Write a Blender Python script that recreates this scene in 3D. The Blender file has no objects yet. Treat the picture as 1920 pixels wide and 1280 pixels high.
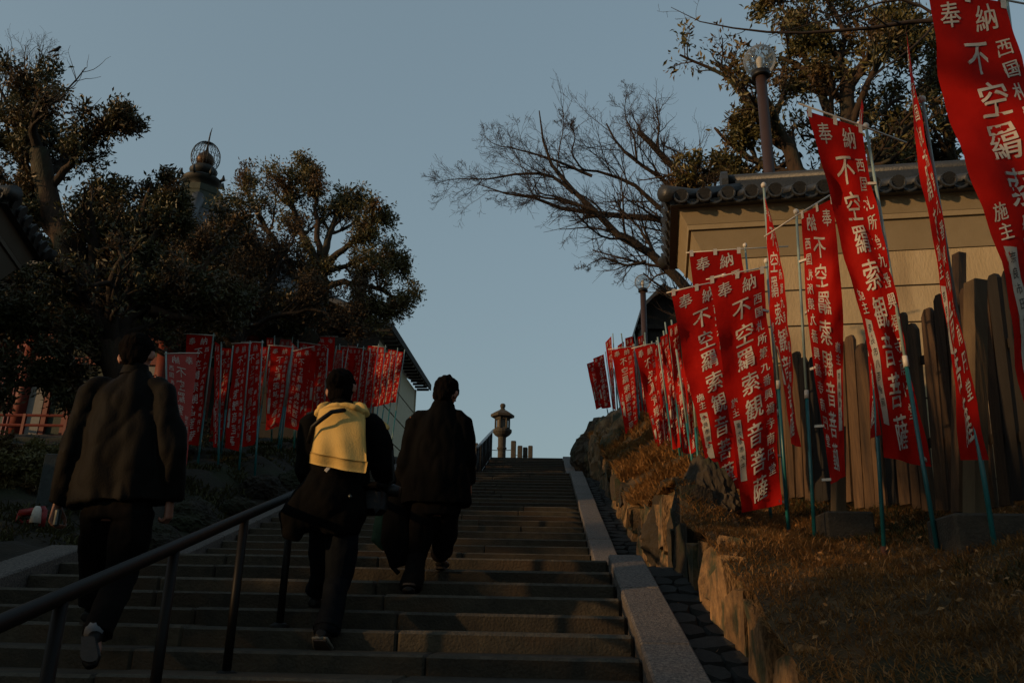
import bpy, bmesh, math, random, zlib
import numpy as np
from mathutils import Vector, Matrix, noise
RAD = math.radians
rng = np.random.default_rng(7)
random.seed(7)
S = bpy.context.scene
COL = S.collection

# ------------------------------------------------------------------ camera
F_PX = 1557.0                      # focal length in pixels of the 1920 wide photograph
def cam_axes(pitch, yaw, roll):
    p, y, r = RAD(pitch), RAD(yaw), RAD(roll)
    f = np.array([math.sin(y)*math.cos(p), math.cos(y)*math.cos(p), math.sin(p)])
    rt = np.array([math.cos(y), -math.sin(y), 0.0]); up = np.cross(rt, f)
    c, s = math.cos(r), math.sin(r)
    return c*rt + s*up, -s*rt + c*up, f
AX_R, AX_U, AX_F = cam_axes(18.5, -2.5, 1.2)
cam_data = bpy.data.cameras.new("camera")
cam_data.sensor_width = 36.0
cam_data.lens = 36.0 * F_PX / 1920.0
cam_data.clip_start = 0.05
cam_data.clip_end = 2000.0
cam = bpy.data.objects.new("camera", cam_data)
COL.objects.link(cam)
cam.matrix_world = Matrix(((AX_R[0], AX_U[0], -AX_F[0], 0), (AX_R[1], AX_U[1], -AX_F[1], 0), (AX_R[2], AX_U[2], -AX_F[2], 0), (0, 0, 0, 1)))
S.camera = cam

def at(x, y, Y):
    """world point whose distance up the slope is Y and that the photograph shows at pixel x, y (survey of the place)"""
    d = AX_R*(x-960)/F_PX - AX_U*(y-640)/F_PX + AX_F
    return d * (Y / d[1])
def stair1(y): return 0.28*y - 1.45
def stair2(y): return 0.28*y - 1.91

# ------------------------------------------------------------------ light
SUN_EL, SUN_AZ = 11.0, 242.0       # azimuth clockwise from +Y: from the left and a little behind
SKY_STRENGTH = 0.12
SUN_STRENGTH = 2.0
world = bpy.data.worlds.new("World"); S.world = world
world.use_nodes = True
wn = world.node_tree.nodes; wl = world.node_tree.links
sky = wn.new("ShaderNodeTexSky"); sky.sky_type = 'NISHITA'; sky.sun_disc = False
sky.sun_elevation = RAD(SUN_EL); sky.sun_rotation = RAD(SUN_AZ)
sky.altitude = 0; sky.air_density = 1.0; sky.dust_density = 3.0; sky.ozone_density = 1.0
bg = wn["Background"]; bg.inputs[1].default_value = SKY_STRENGTH
gam = wn.new("ShaderNodeGamma"); gam.inputs[1].default_value = 0.40      # the evening haze evens the whole sky out
tint = wn.new("ShaderNodeMixRGB"); tint.blend_type = 'MULTIPLY'; tint.inputs[0].default_value = 1.0; tint.inputs[2].default_value = (.94, 1.12, 1.16, 1)
wl.new(sky.outputs[0], gam.inputs[0]); wl.new(gam.outputs[0], tint.inputs[1]); wl.new(tint.outputs[0], bg.inputs[0])
sun_data = bpy.data.lights.new("sun", 'SUN'); sun_data.energy = SUN_STRENGTH
sun_data.angle = RAD(1.0); sun_data.color = (1.0, 0.60, 0.27)
sun = bpy.data.objects.new("sun", sun_data); COL.objects.link(sun)
_sd = Vector((math.sin(RAD(SUN_AZ))*math.cos(RAD(SUN_EL)), math.cos(RAD(SUN_AZ))*math.cos(RAD(SUN_EL)), math.sin(RAD(SUN_EL))))
sun.rotation_euler = _sd.to_track_quat('Z', 'Y').to_euler()
sun.location = (-20, -10, 15)
S.view_settings.view_transform = 'Standard'; S.view_settings.look = 'None'
S.view_settings.exposure = 0.9; S.view_settings.gamma = 1.0
S.view_settings.use_curve_mapping = False
S.render.engine = 'CYCLES'
S.cycles.max_bounces = 6; S.cycles.transparent_max_bounces = 12

# ------------------------------------------------------------------ materials
def mat(name, c1, c2=None, scale=6.0, rough=0.85, bump=0.0, bscale=40.0, spec=0.3, metal=0.0, vary=0.0, stretch=(1, 1, 1), transl=0.0, c3=None, s3=1.5, detail=6):
    m = bpy.data.materials.new(name); m.use_nodes = True
    n = m.node_tree.nodes; l = m.node_tree.links
    b = n["Principled BSDF"]
    b.inputs["Roughness"].default_value = rough
    b.inputs["Metallic"].default_value = metal
    b.inputs["Specular IOR Level"].default_value = spec
    tc = n.new("ShaderNodeTexCoord"); mp = n.new("ShaderNodeMapping"); mp.inputs["Scale"].default_value = stretch
    l.new(tc.outputs["Object"], mp.inputs[0])
    oi = n.new("ShaderNodeObjectInfo")
    vadd = n.new("ShaderNodeVectorMath"); vadd.operation = 'ADD'
    mulr = n.new("ShaderNodeMath"); mulr.operation = 'MULTIPLY'; mulr.inputs[1].default_value = 37.0
    l.new(oi.outputs["Random"], mulr.inputs[0]); l.new(mp.outputs[0], vadd.inputs[0]); l.new(mulr.outputs[0], vadd.inputs[1])
    nz = n.new("ShaderNodeTexNoise"); nz.inputs["Scale"].default_value = scale; nz.inputs["Detail"].default_value = detail
    nz.inputs["Roughness"].default_value = 0.65
    l.new(vadd.outputs[0], nz.inputs["Vector"])
    rp = n.new("ShaderNodeValToRGB"); rp.color_ramp.elements[0].position = 0.3; rp.color_ramp.elements[1].position = 0.7
    c2 = c2 or tuple(v*0.7 for v in c1)
    rp.color_ramp.elements[0].color = (*c2, 1); rp.color_ramp.elements[1].color = (*c1, 1)
    l.new(nz.outputs["Fac"], rp.inputs[0])
    out = rp.outputs[0]
    if c3:
        n3 = n.new("ShaderNodeTexNoise"); n3.inputs["Scale"].default_value = s3; n3.inputs["Detail"].default_value = 5
        l.new(vadd.outputs[0], n3.inputs["Vector"])
        r3 = n.new("ShaderNodeValToRGB"); r3.color_ramp.elements[0].position = 0.5; r3.color_ramp.elements[1].position = 0.62
        l.new(n3.outputs["Fac"], r3.inputs[0])
        mx = n.new("ShaderNodeMixRGB"); mx.inputs[2].default_value = (*c3, 1)
        l.new(r3.outputs[0], mx.inputs[0]); l.new(out, mx.inputs[1]); out = mx.outputs[0]
    if vary:
        hs = n.new("ShaderNodeHueSaturation")
        mr = n.new("ShaderNodeMapRange"); mr.inputs[3].default_value = 1-vary; mr.inputs[4].default_value = 1+vary
        l.new(oi.outputs["Random"], mr.inputs[0]); l.new(mr.outputs[0], hs.inputs["Value"])
        l.new(out, hs.inputs["Color"]); out = hs.outputs[0]
    l.new(out, b.inputs["Base Color"])
    if bump:
        nb = n.new("ShaderNodeTexNoise"); nb.inputs["Scale"].default_value = bscale; nb.inputs["Detail"].default_value = 4
        l.new(vadd.outputs[0], nb.inputs["Vector"])
        bp = n.new("ShaderNodeBump"); bp.inputs["Strength"].default_value = bump; bp.inputs["Distance"].default_value = 0.02
        l.new(nb.outputs["Fac"], bp.inputs["Height"]); l.new(bp.outputs[0], b.inputs["Normal"])
    if transl:
        tr = n.new("ShaderNodeBsdfTranslucent"); l.new(out, tr.inputs[0])
        ms = n.new("ShaderNodeMixShader"); ms.inputs[0].default_value = transl
        l.new(b.outputs[0], ms.inputs[1]); l.new(tr.outputs[0], ms.inputs[2])
        l.new(ms.outputs[0], n["Material Output"].inputs[0])
    return m
M = {}
M['step'] = mat('step_granite', (.042, .033, .020), (.017, .014, .009), 9, .85, .5, 60, .3, vary=.35, c3=(.036, .022, .011), s3=1.2)
M['nosing'] = mat('highlit_worn_step_edge', (.062, .053, .038), (.026, .022, .016), 14, .8, .5, 60, .3, vary=.2)  # worn edge, coloured paler to carry the sky highlight on the nosings
M['curb'] = mat('curb_granite', (.14, .118, .10), (.012, .012, .013), 60, .75, .5, 110, .4, vary=.15, detail=3)
M['cobble'] = mat('gutter_stone', (.022, .021, .019), (.010, .010, .009), 7, .9, .6, 30, vary=.3)
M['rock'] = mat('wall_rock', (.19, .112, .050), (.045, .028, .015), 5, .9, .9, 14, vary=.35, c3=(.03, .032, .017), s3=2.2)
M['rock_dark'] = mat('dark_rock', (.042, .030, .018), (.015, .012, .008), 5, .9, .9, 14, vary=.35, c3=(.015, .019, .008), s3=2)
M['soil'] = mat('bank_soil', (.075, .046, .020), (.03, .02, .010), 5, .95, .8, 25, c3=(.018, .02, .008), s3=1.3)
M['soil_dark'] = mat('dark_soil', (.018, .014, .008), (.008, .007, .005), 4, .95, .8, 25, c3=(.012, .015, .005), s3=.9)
M['gravel'] = mat('plaza_gravel', (.16, .15, .13), (.09, .085, .07), 30, .95, .4, 80)
M['grass_dry'] = mat('dry_grass', (.36, .18, .055), (.13, .066, .023), 3, .8, 0, transl=.3)
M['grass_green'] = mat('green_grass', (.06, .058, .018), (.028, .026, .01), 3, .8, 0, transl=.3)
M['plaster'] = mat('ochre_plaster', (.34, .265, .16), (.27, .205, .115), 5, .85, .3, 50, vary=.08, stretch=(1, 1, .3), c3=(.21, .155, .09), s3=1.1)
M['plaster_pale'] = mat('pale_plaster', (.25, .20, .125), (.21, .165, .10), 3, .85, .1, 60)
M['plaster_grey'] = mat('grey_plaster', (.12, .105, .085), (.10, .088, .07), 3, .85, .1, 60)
M['groove'] = mat('dark_groove', (.03, .022, .015), None, 5, .9)
M['tile'] = mat('roof_tile', (.020, .021, .022), (.009, .010, .011), 8, .5, .3, 40, .5, vary=.25)
M['wood'] = mat('old_fence_wood', (.072, .041, .019), (.018, .011, .007), 14, .85, .6, 50, stretch=(1, 1, .12), vary=.45)
M['wood_new'] = mat('pale_wood', (.10, .068, .034), (.06, .04, .02), 10, .8, .4, 50, stretch=(1, 1, .1))
M['wood_dark'] = mat('dark_wood', (.012, .010, .008), (.006, .005, .004), 8, .85, .4, 40, stretch=(1, 1, .15))
M['concrete'] = mat('concrete', (.045, .037, .027), (.022, .019, .015), 12, .9, .5, 60)
M['red'] = mat('red_banner_cloth', (.38, .007, .003), (.31, .005, .002), 4, .75, .12, 30, .1, transl=.35, vary=.12)
M['red_faded'] = mat('faded_banner_cloth', (.40, .07, .06), (.32, .05, .045), 4, .8, .12, 30, .1, transl=.35)
M['white_ink'] = mat('white_ink', (.50, .47, .42), (.42, .39, .35), 20, .8, 0, transl=.25)
M['black_ink'] = mat('black_ink', (.02, .02, .02), None, 20, .8)
M['strip'] = mat('white_name_strip', (.42, .40, .36), (.34, .32, .28), 20, .8, 0, transl=.25)
M['pole_teal'] = mat('teal_pole', (.008, .11, .12), (.006, .08, .085), 12, .35, 0, 30, .5, vary=.2)
M['pole_light'] = mat('pale_green_pole', (.20, .27, .25), (.15, .21, .20), 12, .4, 0, 30, .5)
M['white_plastic'] = mat('white_plastic', (.5, .46, .4), (.38, .35, .31), 15, .45)
M['rust'] = mat('rusty_stake', (.10, .035, .02), (.05, .02, .012), 25, .8, .5, 80)
M['lamp_pole'] = mat('brown_lamp_pole', (.035, .02, .018), (.024, .014, .012), 5, .5, .1)
M['black_metal'] = mat('black_metal', (.006, .006, .007), None, 8, .5, 0, 30, .25)
M['rail'] = mat('brown_rail_paint', (.007, .0055, .005), (.004, .0035, .003), 8, .5, 0, 30, .12)
M['white_rail'] = mat('pale_rail_metal', (.35, .35, .35), (.28, .28, .28), 8, .4)
M['bark'] = mat('bark', (.042, .023, .012), (.013, .009, .006), 12, .9, .9, 30, stretch=(1, 1, .3), c3=(.028, .028, .016), s3=2)
M['bark_dark'] = mat('dark_bark', (.024, .016, .011), (.010, .007, .005), 12, .9, .8, 30, stretch=(1, 1, .3))
M['twig'] = mat('twig_bark', (.035, .022, .015), (.016, .011, .009), 12, .85)
M['leaf'] = mat('evergreen_leaf', (.04, .045, .013), (.018, .024, .008), 1.1, .45, 0, 30, .5, transl=.2, c3=(.12, .075, .022), s3=1.6)
M['leaf_olive'] = mat('olive_leaf', (.12, .10, .03), (.055, .052, .017), 1.1, .5, 0, 30, .4, transl=.25, c3=(.075, .04, .012), s3=1.4)
M['leaf_dark'] = mat('dark_leaf', (.060, .056, .018), (.026, .027, .009), 1.1, .5, 0, 30, .4, transl=.15, c3=(.065, .038, .013), s3=1.4)
M['leaf_brown'] = mat('brown_thicket', (.06, .038, .017), (.028, .020, .010), 1.1, .7, 0, transl=.15)
M['vermilion'] = mat('vermilion_paint', (.10, .012, .005), (.07, .009, .004), 4, .6, .1)
M['green_panel'] = mat('dark_green_lattice', (.007, .016, .009), (.004, .009, .005), 20, .7, .3, 60)
M['white_wall'] = mat('white_plaster', (.14, .14, .135), (.11, .11, .105), 5, .85)
M['siding'] = mat('white_siding', (.36, .33, .23), (.31, .28, .2), 4, .7, .1)
M['bronze'] = mat('dark_bronze', (.014, .015, .013), (.008, .009, .008), 10, .6, .2, 40, .3)
M['gold'] = mat('worn_gilding', (.07, .035, .012), (.03, .016, .007), 10, .5, .1, 40, .5, metal=.6)
M['copper_green'] = mat('green_copper', (.035, .04, .026), (.018, .022, .014), 6, .7, .2)
M['stone'] = mat('lantern_stone', (.055, .050, .040), (.030, .027, .022), 14, .9, .5, 60)
M['skin'] = mat('skin', (.22, .10, .065), (.17, .075, .05), 12, .55, .05, 60)
M['hair'] = mat('black_hair', (.0045, .0035, .003), (.002, .0016, .0015), 30, .9, .5, 90, .02, stretch=(1, 1, .15))
M['black_cloth'] = mat('black_jacket_cloth', (.0022, .002, .002), (.0014, .0014, .0014), 6, .9, .15, 90, .05)
M['grey_cloth'] = mat('charcoal_trousers', (.005, .0042, .0038), (.003, .0026, .0025), 6, .9, .15, 120, .05)
M['denim'] = mat('dark_denim', (.0042, .0055, .0075), (.0026, .0034, .005), 10, .9, .2, 120, .05)
M['brown_cloth'] = mat('brown_black_jacket', (.0034, .0026, .0019), (.002, .0017, .0014), 6, .75, .15, 90, .08)
M['yellow'] = mat('yellow_sweater', (.46, .31, .105), (.40, .26, .08), 8, .9, .2, 120, .1)
M['teal_cloth'] = mat('dark_teal_cloth', (.003, .016, .016), (.002, .010, .011), 8, .8, .2, 60, .05)
M['leather'] = mat('black_leather', (.004, .0035, .003), None, 8, .5, .1, 60, .15)
M['sole'] = mat('grey_shoe_sole', (.035, .026, .02), (.022, .016, .013), 12, .8, .3, 60)
M['shoe_trim'] = mat('pale_shoe_trim', (.12, .11, .09), None, 12, .8)
M['sock'] = mat('white_sock', (.14, .15, .17), None, 12, .9)
M['shell'] = mat('silver_plastic', (.06, .07, .07), None, 12, .3, metal=.5)
M['blue_grey'] = mat('blue_grey_stone', (.035, .042, .042), (.02, .025, .025), 12, .85, .3)
M['red_plastic'] = mat('red_plastic', (.2, .012, .014), None, 12, .5)
# clear lamp glass
g = bpy.data.materials.new('clear_lamp_glass'); g.use_nodes = True
gn = g.node_tree.nodes; gl = g.node_tree.links
gt = gn.new("ShaderNodeBsdfTransparent"); gt.inputs[0].default_value = (.80, .82, .82, 1)
gg = gn.new("ShaderNodeBsdfGlossy"); gg.inputs["Roughness"].default_value = .04
gf = gn.new("ShaderNodeLayerWeight"); gf.inputs[0].default_value = .14
gm = gn.new("ShaderNodeMixShader"); gl.new(gf.outputs["Fresnel"], gm.inputs[0]); gl.new(gt.outputs[0], gm.inputs[1]); gl.new(gg.outputs[0], gm.inputs[2])
gd = gn.new("ShaderNodeBsdfTranslucent"); gd.inputs[0].default_value = (.8, .8, .78, 1)      # pale translucent share mixed into the glass
gx = gn.new("ShaderNodeMixShader"); gx.inputs[0].default_value = .16
gl.new(gm.outputs[0], gx.inputs[1]); gl.new(gd.outputs[0], gx.inputs[2]); gl.new(gx.outputs[0], gn["Material Output"].inputs[0])
M['glass'] = g

# ------------------------------------------------------------------ object helpers
ORG = {}
def tag(o, label=None, cat=None, group=None, kind=None):
    if label: o['label'] = label
    if cat: o['category'] = cat
    if group: o['group'] = group
    if kind: o['kind'] = kind
    return o
def thing(name, loc, label=None, cat=None, group=None, kind=None):
    o = bpy.data.objects.new(name, None); COL.objects.link(o)
    o.empty_display_size = .2
    o.location = tuple(float(v) for v in loc); ORG[o] = np.array(loc, float)
    return tag(o, label, cat, group, kind)
def link_mesh(name, me, m, parent=None, loc=None, smooth=False, kind=None):
    o = bpy.data.objects.new(name, me); COL.objects.link(o)
    if m is not None and len(me.materials) == 0: me.materials.append(m)
    if smooth:
        me.polygons.foreach_set('use_smooth', np.ones(len(me.polygons), bool))
    if parent is not None: o.parent = parent
    base = ORG[parent] if parent is not None else np.zeros(3)
    if loc is not None: o.location = tuple(np.array(loc, float) - base)
    ORG[o] = np.array(loc, float) if loc is not None else base
    if kind: o['kind'] = kind
    return o
class MB:
    """collects vertices and faces in world coordinates and links them as one mesh object"""
    def __init__(s): s.v = []; s.f = []; s.n = 0
    def add(s, V, Fc):
        V = np.asarray(V, float).reshape(-1, 3); n = s.n
        s.v.append(V); s.f.extend([tuple(i+n for i in f) for f in Fc]); s.n += len(V); return s
    def box(s, c, d, R=None, b=0.0):
        c = np.array(c, float); h = np.array(d, float)/2
        if b <= 0:
            V = np.array([[x, y, z] for x in (-1, 1) for y in (-1, 1) for z in (-1, 1)])*h
            Fc = [(0, 1, 3, 2), (4, 6, 7, 5), (0, 4, 5, 1), (2, 3, 7, 6), (0, 2, 6, 4), (1, 5, 7, 3)]
        else:
            b = min(b, h.min()*.95)
            V = []; idx = {}
            for sx in (-1, 1):
                for sy in (-1, 1):
                    for sz in (-1, 1):
                        for a in range(3):
                            p = [sx*(h[0]-b), sy*(h[1]-b), sz*(h[2]-b)]; p[a] = (sx, sy, sz)[a]*h[a]
                            idx[(sx, sy, sz, a)] = len(V); V.append(p)
            V = np.array(V); Fc = []
            for a in range(3):
                o1, o2 = [k for k in range(3) if k != a]
                for sg in (-1, 1):
                    q = []
                    for (u, w) in ((-1, -1), (1, -1), (1, 1), (-1, 1)):
                        t = [0, 0, 0]; t[a] = sg; t[o1] = u; t[o2] = w; q.append(idx[(*t, a)])
                    Fc.append(tuple(q))
            for a in range(3):        # edges along axis a
                o1, o2 = [k for k in range(3) if k != a]
                for u in (-1, 1):
                    for w in (-1, 1):
                        t0 = [0, 0, 0]; t0[o1] = u; t0[o2] = w; t1 = list(t0); t0[a] = -1; t1[a] = 1
                        Fc.append((idx[(*t0, o1)], idx[(*t1, o1)], idx[(*t1, o2)], idx[(*t0, o2)]))
            for sx in (-1, 1):
                for sy in (-1, 1):
                    for sz in (-1, 1):
                        Fc.append(tuple(idx[(sx, sy, sz, a)] for a in range(3)))
        if R is not None: V = V @ np.array(R).T
        return s.add(V + c, Fc)
    def tube(s, pts, rad, n=8, cap=True, ax=None, flat=1.0):
        pts = np.asarray(pts, float); k = len(pts)
        rad = np.broadcast_to(np.asarray(rad, float), (k,)) if np.ndim(rad) < 2 else np.asarray(rad)
        T = np.gradient(pts, axis=0); T /= np.linalg.norm(T, axis=1)[:, None] + 1e-12
        u = np.array(ax, float) if ax is not None else (np.array([1., 0, 0]) if abs(T[0][0]) < .8 else np.array([0, 1., 0]))
        V = []
        for i in range(k):
            u = u - T[i]*(u @ T[i]); u /= np.linalg.norm(u) + 1e-12; w = np.cross(T[i], u)
            r1, r2 = (rad[i] if np.ndim(rad) > 1 else (rad[i], rad[i]*flat))
            for j in range(n):
                a = 2*math.pi*j/n; V.append(pts[i] + u*math.cos(a)*r1 + w*math.sin(a)*r2)
        Fc = [(i*n+j, i*n+(j+1) % n, (i+1)*n+(j+1) % n, (i+1)*n+j) for i in range(k-1) for j in range(n)]
        if cap: Fc += [tuple(range(n-1, -1, -1)), tuple(range((k-1)*n, k*n))]
        return s.add(V, Fc)
    def lathe(s, c, prof, n=16, rot=0.0):
        """prof: list of (radius, z) from bottom to top round a vertical axis at c"""
        V = []
        for r, z in prof:
            for j in range(n):
                a = 2*math.pi*j/n + rot; V.append((c[0]+r*math.cos(a), c[1]+r*math.sin(a), c[2]+z))
        k = len(prof)
        Fc = [(i*n+j, i*n+(j+1) % n, (i+1)*n+(j+1) % n, (i+1)*n+j) for i in range(k-1) for j in range(n)]
        Fc += [tuple(range(n-1, -1, -1)), tuple(range((k-1)*n, k*n))]
        return s.add(V, Fc)
    def poly_prism(s, P, D):
        """closed polygon P (n,3) extruded by the vector D"""
        P = np.asarray(P, float); n = len(P); D = np.asarray(D, float)
        return s.add(np.vstack([P, P+D]), [tuple(range(n-1, -1, -1)), tuple(range(n, 2*n))] + [(i, (i+1) % n, n+(i+1) % n, n+i) for i in range(n)])
    def mesh(s, name='m', org=None):
        me = bpy.data.meshes.new(name)
        V = np.vstack(s.v) if s.v else np.zeros((0, 3))
        if org is not None: V = V - np.asarray(org)
        me.from_pydata(V.tolist(), [], s.f); me.update()
        return me
    def build(s, name, m, parent=None, smooth=False, kind=None, org=None):
        base = ORG[parent] if parent is not None else (np.zeros(3) if org is None else np.asarray(org, float))
        me = s.mesh(name, base)
        o = link_mesh(name, me, m, parent, None, smooth, kind)
        if parent is None: o.location = tuple(base); ORG[o] = base
        return o
def fast_mesh(name, V, Fc, org=None):
    """V (n,3), Fc (m,k) numpy arrays with k = 3 or 4"""
    me = bpy.data.meshes.new(name); V = np.asarray(V, np.float32)
    if org is not None: V = V - np.asarray(org, np.float32)
    Fc = np.asarray(Fc, np.int32); k = Fc.shape[1]
    me.vertices.add(len(V)); me.vertices.foreach_set('co', V.ravel())
    me.loops.add(Fc.size); me.loops.foreach_set('vertex_index', Fc.ravel())
    me.polygons.add(len(Fc)); me.polygons.foreach_set('loop_start', np.arange(0, Fc.size, k, dtype=np.int32))
    me.update(calc_edges=True); me.validate()
    return me
def rotz(a):
    c, s = math.cos(a), math.sin(a); return np.array([[c, -s, 0], [s, c, 0], [0, 0, 1.]])
def frame(x, y, z): return np.array([x, y, z], float).T
# ------------------------------------------------------------------ terrain
PLAZA_Z = 4.48
WT = np.array([(-12, -1.5), (0, -1.2), (2, -.72), (3, -.42), (4.09, -.04), (4.44, .10), (4.83, .22), (5.2, .38), (5.7, .58), (6.3, .66), (6.6, .80), (6.95, 1.18), (8, 1.15), (9.8, 1.28), (11, 1.5), (11.7, 1.85), (13, 2.3), (15.9, 3.1), (16.8, 3.6), (20, 4.25), (24, 4.85), (34, 5.1)])
BT = np.array([(-12, -1.4), (0, -.9), (3, -.05), (4.5, .28), (5.5, .44), (6, .52), (6.6, .65), (7.4, .82), (9, 1.3), (11, 2.0), (13, 2.75), (16, 3.85), (20, 4.6), (24, 5.0), (34, 5.1)])
FT = np.array([(-12, -.9), (0, -.3), (3, .35), (6, .78), (8.6, 1.16), (10, 1.6), (13, 2.8), (16, 3.9), (20, 4.7), (24, 5.1), (34, 5.2)])
LT = np.array([(-12, -1.55), (0, -1.2), (3, -.45), (5, .15), (8, .9), (11, 1.65), (13, 2.2), (17, 3.35), (20, 4.05), (24, 4.6), (40, 4.5)])
def wall_top(y): return np.interp(y, WT[:, 0], WT[:, 1])
def bank_right(x, y):
    a, b, c = wall_top(y), np.interp(y, BT[:, 0], BT[:, 1]), np.interp(y, FT[:, 0], FT[:, 1])
    return np.where(x < 1.95, a + (b-a)*np.clip((x-1.15)/.8, 0, 1), b + (c-b)*np.clip((x-1.95)/1.4, 0, 1)) + np.clip(x-3.4, 0, 40)*.04
def bank_left(x, y):
    b = np.interp(y, LT[:, 0], LT[:, 1])
    lo = np.interp(y, [0, 6.8, 8.8, 17.1, 19, 24, 40], [-1.5, .46, .46, 2.8, 2.9, 4.4, 4.4])
    t = np.clip((-4.05-x)/.95, 0, 1)
    return lo + (b-lo)*t + np.clip(-5-x, 0, 3)*.02
def hit(px, py, H, y0=3.0, y1=34.0):
    for Y in np.arange(y0, y1, .04):
        p = at(px, py, Y)
        if H(p[0], Y) >= p[2]: return p
    return at(px, py, y1)
def sheet(name, xs, ys, H, m, amp=.04, fs=1.3):
    X, Y = np.meshgrid(xs, ys, indexing='ij')
    Z = H(X, Y)
    N = np.array([noise.fractal(Vector((x*fs, y*fs, .3)), 1.0, 2.0, 4) for x, y in zip(X.ravel(), Y.ravel())]).reshape(X.shape)
    Z = Z + N*amp
    V = np.stack([X, Y, Z], -1).reshape(-1, 3); a, b = X.shape
    i = np.arange(a-1)[:, None]*b + np.arange(b-1)[None, :]; i = i.ravel()
    Fc = np.stack([i, i+b, i+b+1, i+1], 1)
    o = link_mesh(name, fast_mesh(name, V, Fc), m, smooth=True, kind='structure')
    return o
sheet('ground', np.array([-400, -100, -30, -10, -4, 0, 4, 10, 30, 100, 400.]), np.array([-200, -60, -20, -8, -3, 0, 3, 30, 100, 400.]), lambda x, y: -1.575+0*x, M['gravel'], .0)
sheet('plaza', np.array([-120, -40, -20, -4.1, 1.2, 8, 20, 40, 120.]), np.array([24.35, 26, 30, 40, 60, 100, 200.]), lambda x, y: PLAZA_Z-.004+0*x, M['gravel'], .0)
sheet('right_bank', np.concatenate([np.linspace(1.07, 4, 60), np.linspace(4.2, 12, 22), np.linspace(14, 60, 8)]), np.concatenate([np.linspace(-12, 2, 15), np.linspace(2.1, 14, 170), np.linspace(14.2, 34, 80)]), bank_right, M['soil'], .07, 1.8)
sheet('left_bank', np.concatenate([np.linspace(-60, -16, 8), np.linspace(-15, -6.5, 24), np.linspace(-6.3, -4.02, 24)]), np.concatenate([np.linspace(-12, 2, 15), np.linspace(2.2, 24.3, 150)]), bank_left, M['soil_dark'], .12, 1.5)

# ------------------------------------------------------------------ stairs
XL, XR = -3.72, 0.50
flights = [(-0.02, .38, .106, 19, stair1(6.82)-18*.106), (8.84, .415, .116, 21, .566), (19.0, .417, .1228, 13, 3.006)]
flights[0] = (6.82-18*.38, .38, .106, 19, stair1(6.82)-18*.106)
for fi, (y0, t, r, n, z0) in enumerate(flights):
    fl = thing('stair_flight', (XL, y0, z0-r), kind='structure')
    for k in range(n):
        ye, z = y0+k*t, z0+k*r
        last = k == n-1
        dep = t+.06 if not last else .45
        if fi == 2:
            segs = [(XL, XR)]
        else:
            segs = []; x = XL
            while x < XR-.01:
                w = random.uniform(.85, 1.7)
                if XR-(x+w) < .5: w = XR-x
                segs.append((x, x+w)); x += w
        for (xa, xb) in segs:
            jy, jz = random.uniform(-.008, .008), random.uniform(-.004, .004)
            hgt = r+.07
            b = MB().box(((xa+xb)/2, ye+dep/2+jy, z-hgt/2+jz), (xb-xa-.006, dep, hgt), b=random.uniform(.012, .018) if fi == 0 else random.uniform(.010, .013))
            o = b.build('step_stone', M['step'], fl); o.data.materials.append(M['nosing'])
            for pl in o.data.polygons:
                if pl.normal.y < -.3 and pl.normal.z > .3: pl.material_index = 1  # front top bevel takes the painted edge highlight
for (ya, yb, z, nm) in ((6.82+.4, 8.9, .456, 'landing'), (17.14+.40, 19.05, 2.878, 'landing')):
    ln = thing(nm, (XL, ya, z), kind='structure')
    yy = ya
    while yy < yb-.05:
        w = min(.6, yb-yy); x = XL-.2
        while x < XR+.2:
            l = random.uniform(.6, 1.1); l = min(l, XR+.2-x+.01)
            MB().box((x+l/2, yy+w/2, z-.05), (l-.008, w-.008, .1), b=.006).build('paving_slab', M['step'], ln); x += l
        yy += w
tp = thing('upper_landing', (XL, 24.2, PLAZA_Z), kind='structure')
for i in range(8):
    MB().box((XL-.6+i*.72, 24.75, PLAZA_Z-.06), (.71, .9, .12), b=.01).build('paving_slab', M['step'], tp)
sub = MB()
for (y0, t, r, n, z0) in flights:
    ya, yb = y0+.1, y0+(n-1)*t
    sub.poly_prism([(XL-.3, ya, z0-r-.12), (XL-.3, yb, z0+(n-2)*r-.1), (XL-.3, yb+2.2, z0+(n-2)*r-.1), (XL-.3, yb+2.2, -1.9), (XL-.3, ya, -1.9)], (XR-XL+1.0, 0, 0))
sub.build('stair_foundation', M['rock_dark'], None, kind='structure')

def slabs(parent, nm, x0, x1, ya, yb, zf, slope, thick, m, lmin=.9, lmax=1.9, b=.012):
    y = ya; a = math.atan(slope)
    Rm = np.array([[1, 0, 0], [0, math.cos(a), -math.sin(a)], [0, math.sin(a), math.cos(a)]])
    while y < yb-.05:
        w = random.uniform(lmin, lmax)
        if yb-(y+w) < .5: w = yb-y
        L = w/math.cos(a)-.008
        zc = zf(y+w/2)
        c = np.array([(x0+x1)/2+random.uniform(-.004, .004), y+w/2, zc]) - Rm@np.array([0, 0, thick/2])
        MB().box(c, (x1-x0, L, thick), Rm, b).build(nm, m, parent)
        y += w
for side, (xa, xb) in (('r', (XR+.003, XR+.27)), ('l', (XL-.32, XL-.003))):
    for fi, (y0, t, r, n, z0) in enumerate(flights):
        if fi == 2: xa2, xb2 = (xa, xa+.24) if side == 'r' else (xb-.24, xb)
        else: xa2, xb2 = xa, xb
        cu = thing('curb', (xa2, y0, z0), kind='structure')
        s = r/t
        slabs(cu, 'curb_stone', xa2, xb2, y0-.25, y0+(n-1)*t+.02, lambda y, y0=y0, z0=z0, s=s: z0+(y-y0)*s+.045, s, .34, M['curb'])

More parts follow.
